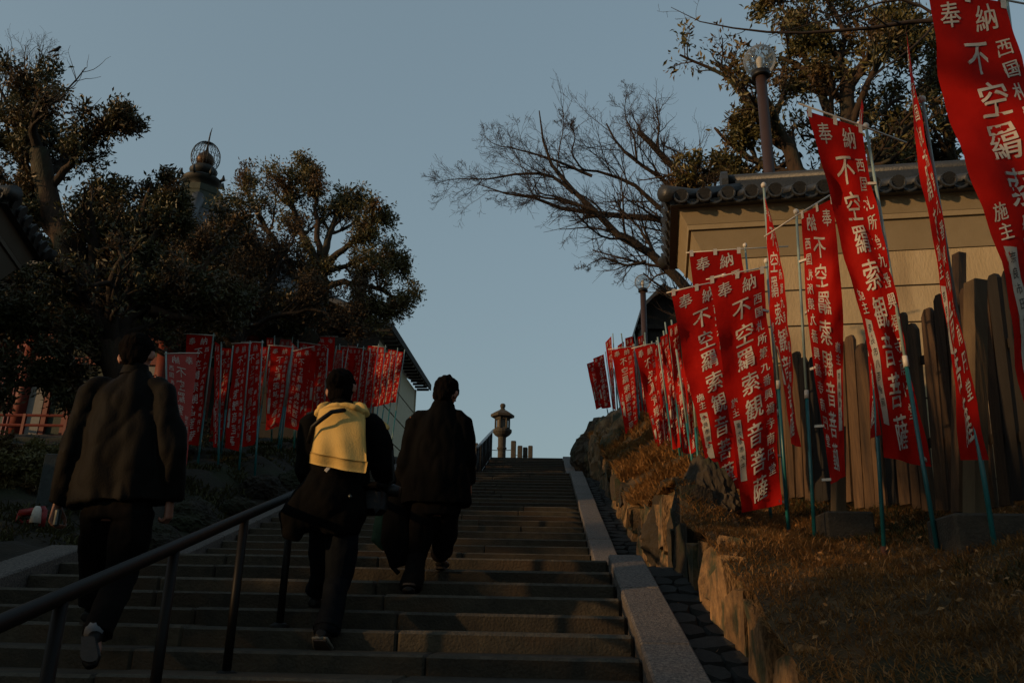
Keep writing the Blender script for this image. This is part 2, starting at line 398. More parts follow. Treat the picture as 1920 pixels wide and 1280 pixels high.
# gutter of flat irregular stones beside the right curb
gut = thing('gutter', (.78, 1, -1.2), kind='structure')
def sline(y): return float(np.interp(y, [0, 6.82, 8.84, 17.14, 19.0, 24], [-1.45, .46, .566, 2.89, 3.0, 4.48]))
gv = []
for i in range(6):
    P = []
    for j in range(7):
        a = 2*math.pi*j/7+random.uniform(-.25, .25); P.append((.5*math.cos(a)*random.uniform(.85, 1.08), .5*math.sin(a)*random.uniform(.85, 1.08), 0))
    mb = MB(); P = np.array(P); Q = P*.86+np.array([0, 0, .5]); B = P-np.array([0, 0, .5])
    mb.add(np.vstack([B, P, Q]), [(j, (j+1) % 7, 7+(j+1) % 7, 7+j) for j in range(7)]+[(7+j, 7+(j+1) % 7, 14+(j+1) % 7, 14+j) for j in range(7)]+[tuple(range(14, 21))])
    me = mb.mesh('gutter_stone'); me.materials.append(M['cobble']); gv.append(me)
y = 2.0
while y < 17:
    for (xa, xb) in ([(.78, .96), (.95, 1.14)] if random.random() < .6 else [(.78, 1.13)]):
        o = link_mesh('cobble', random.choice(gv), None, gut, ((xa+xb)/2, y, sline(y)-.10))
        o.scale = ((xb-xa)*1.12, .27, .08); o.rotation_euler = (math.atan(.28), random.uniform(-.08, .08), random.uniform(-.2, .2))
    y += .235
MB().poly_prism([(.77, 0, -1.75), (.77, 6.8, .22), (.77, 8.9, .36), (.77, 24, 4.15), (.77, 24, 3.4), (.77, 0, -2.4)], (.5, 0, 0)).build('gutter_bed', M['rock_dark'], None, kind='structure')

# ------------------------------------------------------------------ rock shapes shared by walls and boulders
def rock_mesh(seed, m, sub=2):
    bm = bmesh.new(); bmesh.ops.create_cube(bm, size=1.0)
    bmesh.ops.subdivide_edges(bm, edges=bm.edges[:], cuts=1, use_grid_fill=True)
    for v in bm.verts:
        if v.co.length > .8: v.co *= .90
    bmesh.ops.triangulate(bm, faces=bm.faces[:])
    for v in bm.verts:
        p = v.co*2.2+Vector((seed*7.1, seed*3.3, 0))
        v.co += Vector((noise.noise(p), noise.noise(p+Vector((9, 0, 0))), noise.noise(p+Vector((0, 9, 0)))))*.17
    me = bpy.data.meshes.new('rock'); bm.to_mesh(me); bm.free(); me.materials.append(m); return me
RK = [rock_mesh(i+1, M['rock']) for i in range(8)]
RKD = [rock_mesh(i+20, M['rock_dark']) for i in range(6)]
wall = thing('retaining_wall', (1.12, 3, -1), 'rough stone retaining wall holding the dry grass bank right of the stairs', 'retaining wall')
y = 1.2; cnt = 0
while y < 21.5 and cnt < 290:
    w = random.uniform(.2, .42) if y < 12 else random.uniform(.35, .6)
    z = sline(y)-.22; top = float(wall_top(y+w/2)) - .12
    while z < top-.05:
        h = random.uniform(.25, .6)
        if top-(z+h) < .16: h = top-z+.03
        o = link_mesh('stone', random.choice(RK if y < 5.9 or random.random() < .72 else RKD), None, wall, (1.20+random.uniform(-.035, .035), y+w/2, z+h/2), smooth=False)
        o.scale = (.27, w*1.03, h*1.03); o.rotation_euler = (random.uniform(-.12, .12), random.uniform(-.1, .1), random.uniform(-.18, .18))
        z += h; cnt += 1
    y += w
MB().poly_prism([(1.2, 0, -2.5)]+[(1.2, yy, float(wall_top(yy))-.12) for yy in np.linspace(0, 22, 60)]+[(1.2, 22, -2.5)], (.3, 0, 0)).build('wall_core', M['rock_dark'], wall)
# upright dark boulder where the wall steps up, and loose rocks of the outcrop
def boulder(name, c, d, rz, label, m='d', group=None):
    me = bpy.data.meshes.new('rock'); bm = bmesh.new(); bmesh.ops.create_icosphere(bm, subdivisions=5, radius=.5)
    sd = random.random()*50
    for v in bm.verts:
        p = v.co*2.3+Vector((sd, 0, 0)); q = v.co*7+Vector((0, sd, 0))
        v.co *= 1+.30*noise.noise(p)-.16*abs(noise.noise(q))+.10*abs(noise.noise(q*2.3))+.05*noise.noise(q*5)
        v.co.x *= d[0]; v.co.y *= d[1]; v.co.z *= d[2]
    bm.to_mesh(me); bm.free()
    o = link_mesh(name, me, {'d': M['rock_dark'], 'k': M['soil_dark']}.get(m, M['rock']), None, c, smooth=False); o.rotation_euler = (0, 0, rz)
    return tag(o, label, 'rock', group)
boulder('boulder', (1.36, 7.15, .62), (.55, .8, 1.25), .3, 'tall dark boulder where the stone wall steps up below the first banners')
boulder('boulder', (1.40, 8.2, .82), (.55, .9, 1.0), 1.1, 'mossy dark boulder behind the tall one in the retaining wall')
boulder('boulder', (1.50, 17.2, 3.0), (1.3, 3.2, 2.3), .1, 'big earthy outcrop with grass cap at the upper right of the stairs', 'r')
boulder('boulder', (1.6, 20.5, 3.9), (1.4, 3.2, 2.0), .4, 'rocky outcrop right beside the top flight of the stairs', 'd')
boulder('boulder', (-4.75, 4.9, .15), (.6, .9, .95), .4, 'dark lichen rock at the left edge beside the granite curb')
for i, (x, y, sx, sz) in enumerate([(-4.35, 8.2, .5, .5), (-4.3, 9.3, .45, .6), (-4.4, 10.3, .6, .7), (-4.25, 11.6, .5, .6), (-4.4, 12.9, .7, .8), (-4.3, 14.3, .6, .7), (-4.35, 15.8, .8, .8), (-4.4, 17.6, .8, .7)]):
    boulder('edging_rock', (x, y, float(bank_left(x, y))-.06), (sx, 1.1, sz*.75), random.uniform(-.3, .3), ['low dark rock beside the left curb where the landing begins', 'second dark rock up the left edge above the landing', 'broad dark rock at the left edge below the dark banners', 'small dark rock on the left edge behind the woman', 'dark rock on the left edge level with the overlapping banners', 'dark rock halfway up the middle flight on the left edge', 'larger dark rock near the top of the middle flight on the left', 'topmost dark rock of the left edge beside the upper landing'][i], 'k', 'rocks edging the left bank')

# ------------------------------------------------------------------ hand rails down the middle of the stairs
XC = -1.585
def handrail(ys, zf, zr, mrail, mpost, label, pr=.023, rr=.027, ext=(.5, .3), balus=0):
    t = thing('handrail', (XC, ys[0], zf(ys[0])), label, 'handrail', 'handrails down the middle of the stairs')
    ya, yb = ys[0]-ext[0], ys[-1]+ext[1]
    MB().tube([(XC, yy, zf(yy)+zr) for yy in np.linspace(ya, yb, 6)], rr, 12).build('top_rail', mrail, t, True)
    for yy in ys:
        MB().tube([(XC, yy, zf(yy)-.06), (XC, yy, zf(yy)+zr-.01)], pr, 10).lathe((XC, yy, zf(yy)-.05), [(.06, 0), (.06, .035), (.035, .05)], 10).build('post', mpost, t, True)
    if balus:
        MB().tube([(XC, ya+.2, zf(ya+.2)+.12), (XC, yb-.1, zf(yb-.1)+.12)], .015, 6).build('bottom_rail', mpost, t)
        for yy in np.arange(ya+.3, yb-.1, balus):
            MB().tube([(XC, yy, zf(yy)+.12), (XC, yy, zf(yy)+zr-.01)], .010, 5).build('baluster', mpost, t)
handrail([.4, 1.2, 2.0, 2.8, 3.6, 4.4, 5.2, 6.0, 6.8], lambda y: stair1(y)-.05, .76, M['rail'], M['rail'], 'dark round handrail rising along the lowest flight past the walking people')
handrail([8.9, 10.5, 12.1, 13.7, 15.3, 16.9], lambda y: stair2(y)-.05, .78, M['rail'], M['rail'], 'handrail on the middle flight hidden behind the three walkers', ext=(.2, .1))
MB()
handrail([19.1, 20.3, 21.5, 22.7, 23.9], lambda y: 3.0+(y-19.1)*.2945-.05, .85, M['white_rail'], M['black_metal'], 'pale topped railing with dark balusters on the uppermost flight', ext=(.1, .3), balus=.14, pr=.028, rr=.032)

# ------------------------------------------------------------------ things on the plaza
def stone_post(px, py, Y, w, label):
    p = at(px, py, Y)
    h = p[2]-PLAZA_Z
    tag(MB().box((p[0], Y, PLAZA_Z+h/2-.02), (w, w, h+.02), rotz(random.uniform(-.1, .1)), b=.02).build('stone_post', M['stone'], None, org=(p[0], Y, PLAZA_Z)), label, 'stone post', 'stone posts around the lantern')
    return p
pp = [(892, 830, 27.2, .16, 'short stone post tinged orange nearest the man in black'), (902.5, 833, 27.2, .15, 'short stone post second from the man in black'), (914, 825, 27.2, .17, 'tall stone post left of the lantern'),
      (963, 826, 27.2, .17, 'tall stone post right of the lantern'), (975, 835, 27.2, .16, 'shorter stone post just right of the tall one beside the lantern'), (985, 838, 27.3, .15, 'lowest stone post in the row right of the lantern'), (994.6, 835, 27.2, .15, 'outermost stone post right of the lantern')]
tops = [stone_post(*a) for a in pp]
rp = MB()
zc = [tops[i] for i in range(len(tops))]
for a, b in zip(tops[:-1], tops[1:]):
    z = min(a[2], b[2])-.28; q = np.linspace(0, 1, 6)
    rp.tube([(a[0]+(b[0]-a[0])*k, 27.2, z-.02-.12*k*(1-k)) for k in q], .012, 5)
tag(rp.build('rope', M['black_metal'], None, org=(tops[0][0], 27.2, PLAZA_Z)), 'thin dark line strung between the stone posts by the lantern', 'rope')

def stone_lantern():
    c = at(940.5, 856, 28.0); c[2] = PLAZA_Z
    top = at(942, 756, 28.0)[2]; H = top-PLAZA_Z; k = H/2.62
    t = thing('stone_lantern', c, 'tall hexagonal stone lantern standing at the head of the stairs', 'stone lantern')
    n = 6; ro = .2
    MB().lathe(c, [(.46*k, 0), (.46*k, .14*k), (.38*k, .2*k), (.30*k, .34*k)], n, ro).build('base', M['stone'], t)
    MB().lathe(c, [(.155*k, .34*k), (.14*k, .5*k), (.135*k, 1.0*k), (.165*k, 1.02*k), (.165*k, 1.07*k), (.135*k, 1.09*k), (.14*k, 1.44*k)], 14).build('shaft', M['stone'], t)
    MB().lathe(c, [(.16*k, 1.44*k), (.25*k, 1.50*k), (.33*k, 1.6*k), (.335*k, 1.68*k), (.25*k, 1.705*k)], n*3, ro).build('bowl', M['stone'], t)
    fb = MB()
    for j in range(6):
        a = ro+2*math.pi*j/6; r = .235*k
        fb.box((c[0]+r*math.cos(a), c[1]+r*math.sin(a), c[2]+1.90*k), (.06*k, .06*k, .4*k), rotz(a))
    fb.lathe((c[0], c[1], c[2]+1.7*k), [(.25*k, 0), (.25*k, .06*k)], 6, ro).lathe((c[0], c[1], c[2]+2.04*k), [(.25*k, 0), (.25*k, .07*k)], 6, ro).build('fire_box', M['stone'], t)
    MB().lathe((c[0], c[1], c[2]+1.76*k), [(.19*k, 0), (.19*k, .28*k)], 6, ro).build('window_panel', M['plaster_grey'], t)
    MB().lathe(c, [(.26*k, 2.10*k), (.41*k, 2.13*k), (.415*k, 2.21*k), (.27*k, 2.30*k), (.14*k, 2.37*k), (.09*k, 2.40*k)], n, ro).build('roof', M['stone'], t)
    MB().lathe(c, [(.07*k, 2.39*k), (.085*k, 2.43*k), (.06*k, 2.45*k), (.09*k, 2.49*k), (.095*k, 2.56*k), (.07*k, 2.60*k), (.02*k, 2.62*k)], 12).build('finial', M['stone'], t)
stone_lantern()

# ------------------------------------------------------------------ globe lamps
def globe_lamp(px, pt, pb, Y, r, pr, label, zb):
    p = at(px, (pt+pb)/2, Y); c = np.array([p[0], Y, p[2]])
    t = thing('globe_lamp', (c[0], c[1], zb), label, 'street lamp')
    MB().tube([(c[0], c[1], zb), (c[0], c[1], c[2]-r*1.25)], pr, 16).build('pole', M['lamp_pole'], t, True)
    MB().lathe((c[0], c[1], c[2]-r*1.28), [(pr*1.05, 0), (pr*1.7, r*.05), (r*.56, r*.12), (r*.6, r*.34), (r*.5, r*.40), (r*.3, r*.42)], 20).build('collar', M['black_metal'], t, True)
    MB().lathe((c[0], c[1], c[2]), [(r*math.cos(a)+.0005, r*math.sin(a)) for a in np.linspace(-1.05, math.pi/2, 16)], 28).build('glass_globe', M['glass'], t, True)
    MB().lathe((c[0], c[1], c[2]-r*.9), [(r*.13, 0), (r*.13, r*.35), (r*.2, r*.55), (r*.23, r*.9), (r*.12, r*1.15), (.002, r*1.2)], 14).build('bulb', M['white_plastic'], t, True)
globe_lamp(1424, 82, 146, 10.6, .235, .078, 'brown lamp post with a clear glass globe rising behind the ochre wall', 1.9)
globe_lamp(1205, 513, 545, 20, .21, .075, 'distant lamp post with a pale globe above the far banners', 4.5)
# ------------------------------------------------------------------ tiled ochre walls (roofed earthen walls)
def roofed_wall(corner, e1, e2, zc, length, zb, thick, label, nm_rows, mats, npan=7):
    e1 = np.array([*e1, 0.]); e1 /= np.linalg.norm(e1); e2 = np.array([*e2, 0.]); e2 /= np.linalg.norm(e2); C0 = np.array([corner[0], corner[1], 0.])
    def P(a, b, z): return C0+e1*a+e2*b+np.array([0, 0, z])
    mw, mc = mats
    t = thing('roofed_wall', (corner[0], corner[1], zb), label, 'wall')
    def bx(a0, a1, b0, b1, z0, z1, a0t=None, b0t=None, mb=None):
        mb = mb or MB(); a0t = a0 if a0t is None else a0t; b0t = b0 if b0t is None else b0t
        b1t = b1 + (b0-b0t)
        V = [P(a0, b0, z0), P(a1, b0, z0), P(a1, b1, z0), P(a0, b1, z0), P(a0t, b0t, z1), P(a1, b0t, z1), P(a1, b1t, z1), P(a0t, b1t, z1)]
        return mb.add(V, [(0, 3, 2, 1), (4, 5, 6, 7), (0, 1, 5, 4), (1, 2, 6, 5), (2, 3, 7, 6), (3, 0, 4, 7)])
    zt = zc-.56
    bx(.012, length, .012, thick-.012, zb, zt).build('wall_core', M['groove'], t)
    h = (zt-zb)/npan
    for i in range(npan):       # courses of plaster on the long face and on the end, parted by dark grooves
        z0, z1 = zb+i*h+.010, zb+(i+1)*h-.010
        bx(0, length, -.003, .05, z0, z1).build('plaster_panel', mw, t)
        bx(-.004, .05, .055, thick, z0, z1).build('plaster_panel', mw, t)
    bx(-.01, length, -.01, thick+.01, zt, zt+.30, -.17, -.17).build('cornice', mc, t)
    bx(-.20, length, -.20, thick+.20, zt+.305, zt+.36, -.21, -.21).build('cornice', mc, t)
    bx(-.21, length, -.21, thick+.21, zt+.365, zt+.55, -.32, -.32).build('cornice', mc, t)
    # roof
    ov = .42; ze = zc+.03; rise = .5*(thick/2+ov); yr = thick/2
    def RP(a, b):  # height of the roof surface
        return ze + .5*min(a+ov, min(b+ov, thick+ov-b))
    V = [P(-ov, -ov, ze), P(length, -ov, ze), P(length, thick+ov, ze), P(-ov, thick+ov, ze), P(yr, yr, ze+rise), P(length, yr, ze+rise),
         P(-ov+.02, -ov+.02, ze-.06), P(length, -ov+.02, ze-.06), P(length, thick+ov-.02, ze-.06), P(-ov+.02, thick+ov-.02, ze-.06)]
    MB().add(V, [(0, 1, 5, 4), (2, 3, 4, 5), (3, 0, 4), (0, 6, 7, 1), (0, 3, 9, 6), (3, 2, 8, 9), (6, 9, 8, 7)]).build('roof_deck', M['tile'], t)
    sp = .262; r = .078
    nt = int(length/sp)+2
    dn1 = np.cross(e1, [0, 0, 1]) if False else None
    for i in range(nt):
        a = -ov+.14+i*sp
        if a > length: break
        bt = min(yr, a)         # the hip cuts the course short
        n = max(3, int((bt+ov)/.3))
        mb = MB(); q = np.linspace(-ov-.03, bt, 3)
        mb.tube([P(a, b, RP(1e3, b)+.035) for b in q], [r, r*.97, r*.9], 12)
        mb.build('round_tile', M['tile'], t, True)
        d = MB().tube([P(a, -ov-.045, RP(1e3, -ov)+.022), P(a, -ov-.028, RP(1e3, -ov)+.032)], [r*1.12, r*1.12], 14)
        rg = [P(a+r*1.0*math.cos(q_), -ov-.05, RP(1e3, -ov)+.022+r*1.0*math.sin(q_)) for q_ in np.linspace(0, 2*math.pi, 13)]
        d.tube(rg, .014, 5, cap=False); d.build('tile_end', M['tile'], t)
        # hanging pan tile between two round ones: a shallow upward curve
        pm = MB(); k = 6; V = []
        for j in range(k+1):
            aa = a+r*.8+(sp-1.6*r)*j/k; sag = -.035*math.sin(math.pi*j/k)
            V += [P(aa, -ov-.02, RP(1e3, -ov-.02)+sag-.01), P(aa, min(yr, a), RP(1e3, min(yr, a))+sag-.01), P(aa, -ov-.02, RP(1e3, -ov-.02)+sag-.05), P(aa, min(yr, a), RP(1e3, min(yr, a))+sag-.05)]
        Fc = []
        for j in range(k):
            o = 4*j; Fc += [(o, o+4, o+5, o+1), (o+2, o+3, o+7, o+6), (o, o+2, o+6, o+4)]
        pm.add(V, Fc).build('pan_tile', M['tile'], t, True)
    for i in range(int((thick+2*ov)/sp)+1):
        b = -ov+.14+i*sp
        if b > thick+ov-.05: break
        at_ = min(b, thick-b) if min(b, thick-b) < yr else yr
        MB().tube([P(-ov-.03, b, ze+.02), P(max(at_, -ov+.1), b, ze+.5*(max(at_, -ov+.1)+ov)+.035)], [r, r*.9], 12).build('round_tile', M['tile'], t, True)
        MB().tube([P(-ov-.05, b, ze+.02), P(-ov-.03, b, ze+.03)], [r*1.12, r*1.12], 14).build('tile_end', M['tile'], t)
    for (b0, sgn) in ((-ov, 1), (thick+ov, -1)):
        MB().tube([P(-ov-.06, b0-.06*sgn, ze+.06), P(-ov+.3, b0+.3*sgn, ze+.20), P(yr, yr, ze+rise+.12)], [.10, .085, .09], 10).build('hip_tile', M['tile'], t, True)
    for j, (w, z) in enumerate(((.30, .02), (.25, .08), (.20, .14))):
        bx(yr-.15+.03*j, length, yr-w/2, yr+w/2, ze+rise+z, ze+rise+z+.055).build('ridge_tile', M['tile'], t)
    MB().tube([P(yr-.2, yr, ze+rise+.24), P(length, yr, ze+rise+.24)], .085, 12).build('ridge_cap', M['tile'], t, True)
    MB().tube([P(yr-.26, yr, ze+rise+.20), P(yr-.18, yr, ze+rise+.20)], [.17, .17], 12).build('ridge_end_tile', M['tile'], t)
    bx(-ov+.2, length, -ov+.2, thick+ov-.2, ze-.14, ze-.065).build('eave_board', M['wood_dark'], t)
    return t
roofed_wall((1.88, 9.05), (.991, -.131), (.131, .991), 4.62, 8.5, .6, 1.06, 'ochre plastered wall with grey tiled roof behind the paling fence on the right', 7, (M['plaster'], M['plaster_pale']), 8)
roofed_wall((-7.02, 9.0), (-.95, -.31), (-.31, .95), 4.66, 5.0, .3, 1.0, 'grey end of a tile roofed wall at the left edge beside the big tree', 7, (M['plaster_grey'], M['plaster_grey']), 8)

# ------------------------------------------------------------------ paling fence on the right bank
fence = thing('paling_fence', (2.4, 8.9, 1.1), 'weathered wooden paling fence of uneven pointed boards in front of the ochre wall', 'fence')
fa, fb_ = np.array([2.34, 9.0]), np.array([4.09, 3.8]); fd = (fb_-fa)/np.linalg.norm(fb_-fa); fang = math.atan2(fd[1], fd[0]); FL = np.linalg.norm(fb_-fa)
def fxy(s, off=0): return fa+fd*s+np.array([-fd[1], fd[0]])*off
s = 0.0; i = 0
bmats = [M['wood'], M['wood'], M['wood_dark'], M['wood']]
while s < FL:
    w = random.uniform(.085, .135); c = fxy(s+w/2, random.uniform(-.012, .012)); zb = float(bank_right(c[0], c[1]))-.0+random.uniform(.02, .09)
    h = 1.42+.36*min(1, s/4.0)+random.uniform(-.07, .07)
    lean = random.uniform(-.015, .015)-.075
    zt = zb+h; cut = random.uniform(.03, .07); th = random.uniform(.03, .045)
    P2 = [(-w/2, zb), (w/2, zb), (w/2, zt-cut), (w/2-cut*.6, zt), (-w/2+cut*.6, zt), (-w/2, zt-cut)]
    D = np.array([-fd[1], fd[0], 0])*th
    MB().poly_prism([(c[0]+fd[0]*(u-(z-zb)*lean), c[1]+fd[1]*(u-(z-zb)*lean), z) for u, z in P2], D).build('fence_board', random.choice(bmats), fence)
    s += w+random.uniform(.004, .028)+.03*min(1, s/4.0)**2; i += 1
for zr in (.45, 1.15):
    a, b = fxy(0, .045), fxy(FL, .045)
    za, zb = float(bank_right(a[0], a[1]))+zr, float(bank_right(b[0], b[1]))+zr+.05
    mid = np.array([(a[0]+b[0])/2, (a[1]+b[1])/2, (za+zb)/2]); L = math.hypot(FL, zb-za); sl = math.asin((zb-za)/L)
    Rm = rotz(fang)@np.array([[math.cos(sl), 0, -math.sin(sl)], [0, 1, 0], [math.sin(sl), 0, math.cos(sl)]])
    MB().box(mid, (L, .035, .075), Rm, .004).build('fence_rail', M['wood_dark'], fence)
def fence_post(px, py_t, py_b, Y, w, m, lab):
    p, q = at(px, py_b, Y), at(px, py_t, Y)
    Rz = rotz(fang); pl_ = [Rz@np.array([a*w/2, b*w/2, 0]) for a, b in ((-1, -1), (1, -1), (1, 1), (-1, 1))]
    p = p-(q-p)*.04; MB().poly_prism([p+v for v in pl_], q-p).build('fence_post', m, fence)
fence_post(1829, 528, 965, 5.0, .095, M['wood_new'], '')
fence_post(1798, 476, 940, 6.35, .075, M['wood'], '')
fence_post(1572, 800, 958, 6.15, .075, M['wood_new'], '')
def block(px0, px1, py0, py1, Y, d, label):
    a, b = at(px0, py1, Y), at(px1, py0, Y)
    tag(MB().box(((a[0]+b[0])/2, Y+d/2, (a[2]+b[2])/2-.1), (b[0]-a[0], d, b[2]-a[2]+.2), rotz(-.05), .015).build('concrete_block', M['concrete'], None, org=((a[0]+b[0])/2, Y, a[2])), label, 'concrete block', 'concrete footings of the fence')
block(1812, 1935, 962, 1092, 4.72, .4, 'large concrete footing block under the pale fence post on the right')
block(1556, 1640, 958, 1012, 6.0, .35, 'small concrete footing block half sunk in grass below the fence')

# ------------------------------------------------------------------ banners
GL = {}
def glyph(ch, fine=True):
    key = (ch, fine)
    if key in GL: return GL[key]
    cu = bpy.data.curves.new('g', 'FONT'); cu.body = ch; cu.size = 1.0; cu.resolution_u = 3; cu.offset = .002
    ob = bpy.data.objects.new('g', cu); COL.objects.link(ob)
    dg = bpy.context.evaluated_depsgraph_get()
    me = bpy.data.meshes.new_from_object(ob.evaluated_get(dg))
    bm = bmesh.new(); bm.from_mesh(me)
    if len(bm.verts):
        xs = [v.co.x for v in bm.verts]; ys = [v.co.y for v in bm.verts]
        cx, cy = (min(xs)+max(xs))/2, (min(ys)+max(ys))/2
        for v in bm.verts:
            x, y = (v.co.x-cx), (v.co.y-cy)
            y += .16*x + .03*math.sin(5*x)          # brush written strokes climb to the right
            x *= .93-.06*y; x += .025*math.sin(6*y+1)
            v.co.x, v.co.y, v.co.z = x, y, 0
        if fine:
            for k in (-.3, -.1, .1, .3):
                bmesh.ops.bisect_plane(bm, geom=bm.verts[:]+bm.edges[:]+bm.faces[:], plane_co=(k, 0, 0), plane_no=(1, 0, 0))
                bmesh.ops.bisect_plane(bm, geom=bm.verts[:]+bm.edges[:]+bm.faces[:], plane_co=(0, k, 0), plane_no=(0, 1, 0))
        bmesh.ops.triangulate(bm, faces=bm.faces[:])
    V = np.array([v.co[:] for v in bm.verts]).reshape(-1, 3)[:, :2]; bm.verts.index_update()
    T = np.array([[v.index for v in f.verts] for f in bm.faces]).reshape(-1, 3)
    bm.free(); bpy.data.objects.remove(ob); bpy.data.curves.remove(cu); bpy.data.meshes.remove(me)
    GL[key] = (V, T); return GL[key]
ASP = 4.1
def text_layout(name, fine=True):
    """list of (char, u, v, size in banner widths) for the red side, and the same for the black writing of the name strip"""
    L = [('奉', .235, .062, .30), ('納', .70, .052, .30)]
    for i, c in enumerate('不空羂索観音菩薩'): L.append((c, .50+.02*math.sin(i*2.1), .165+i*.108, .40))
    for i, c in enumerate('西国札所第九番興福寺南円堂'): L.append((c, .845, .128+i*.0605, .20))
    for i, c in enumerate('施主'): L.append((c, .155, .555+i*.042, .165))
    K = [(c, .15, .655+i*.033, .105) for i, c in enumerate(name)]
    return L, K
def make_surf(left, right, wave, ph, mirrored, bow=0.0):
    Lp = np.array([at(*p) for p in left]); Rp = np.array([at(*p) for p in right])
    def par(A):
        d = np.linalg.norm(np.diff(A, axis=0), axis=1); return np.concatenate([[0], np.cumsum(d)])/d.sum()
    tl, tr = par(Lp), par(Rp)
    def sm(t, v, A):
        # smooth interpolation through the edge points
        if len(A) == 2: return A[0]+(A[1]-A[0])*v[:, None]
        out = np.stack([np.interp(v, t, A[:, k]) for k in range(3)], 1); e = .06
        o1 = np.stack([np.interp(np.clip(v-e, 0, 1), t, A[:, k]) for k in range(3)], 1); o2 = np.stack([np.interp(np.clip(v+e, 0, 1), t, A[:, k]) for k in range(3)], 1)
        w = np.where((v > e) & (v < 1-e), 1., 0.)[:, None]
        return out*(1-w*.5)+(o1+o2)*.25*w
    n0 = np.cross(Rp[0]-Lp[0], Lp[-1]-Lp[0]); n0 /= np.linalg.norm(n0)
    if n0[1] > 0: n0 = -n0
    hgt = np.linalg.norm(Lp[-1]-Lp[0]); 
    def f(u, v):
        u = np.asarray(u, float); v = np.asarray(v, float)
        uu = 1-u if mirrored else u
        A, B = sm(tl, v, Lp), sm(tr, v, Rp)
        P = A+(B-A)*uu[:, None]
        k = np.minimum(1, v*5)
        w = wave*k*(np.sin(6.3*(v*1.4+uu*.45)+ph)*.6 + np.sin(6.3*(v*3.1-uu*.9)+ph*2.3)*.28 + .25*np.sin(6.3*(uu*1.6+v*.4)+ph*1.7)) + wave*.16*np.sin(6.3*(v*7.3+uu*1.9)+ph*3.1)*k
        return P+n0*w[:, None]
    return f, n0
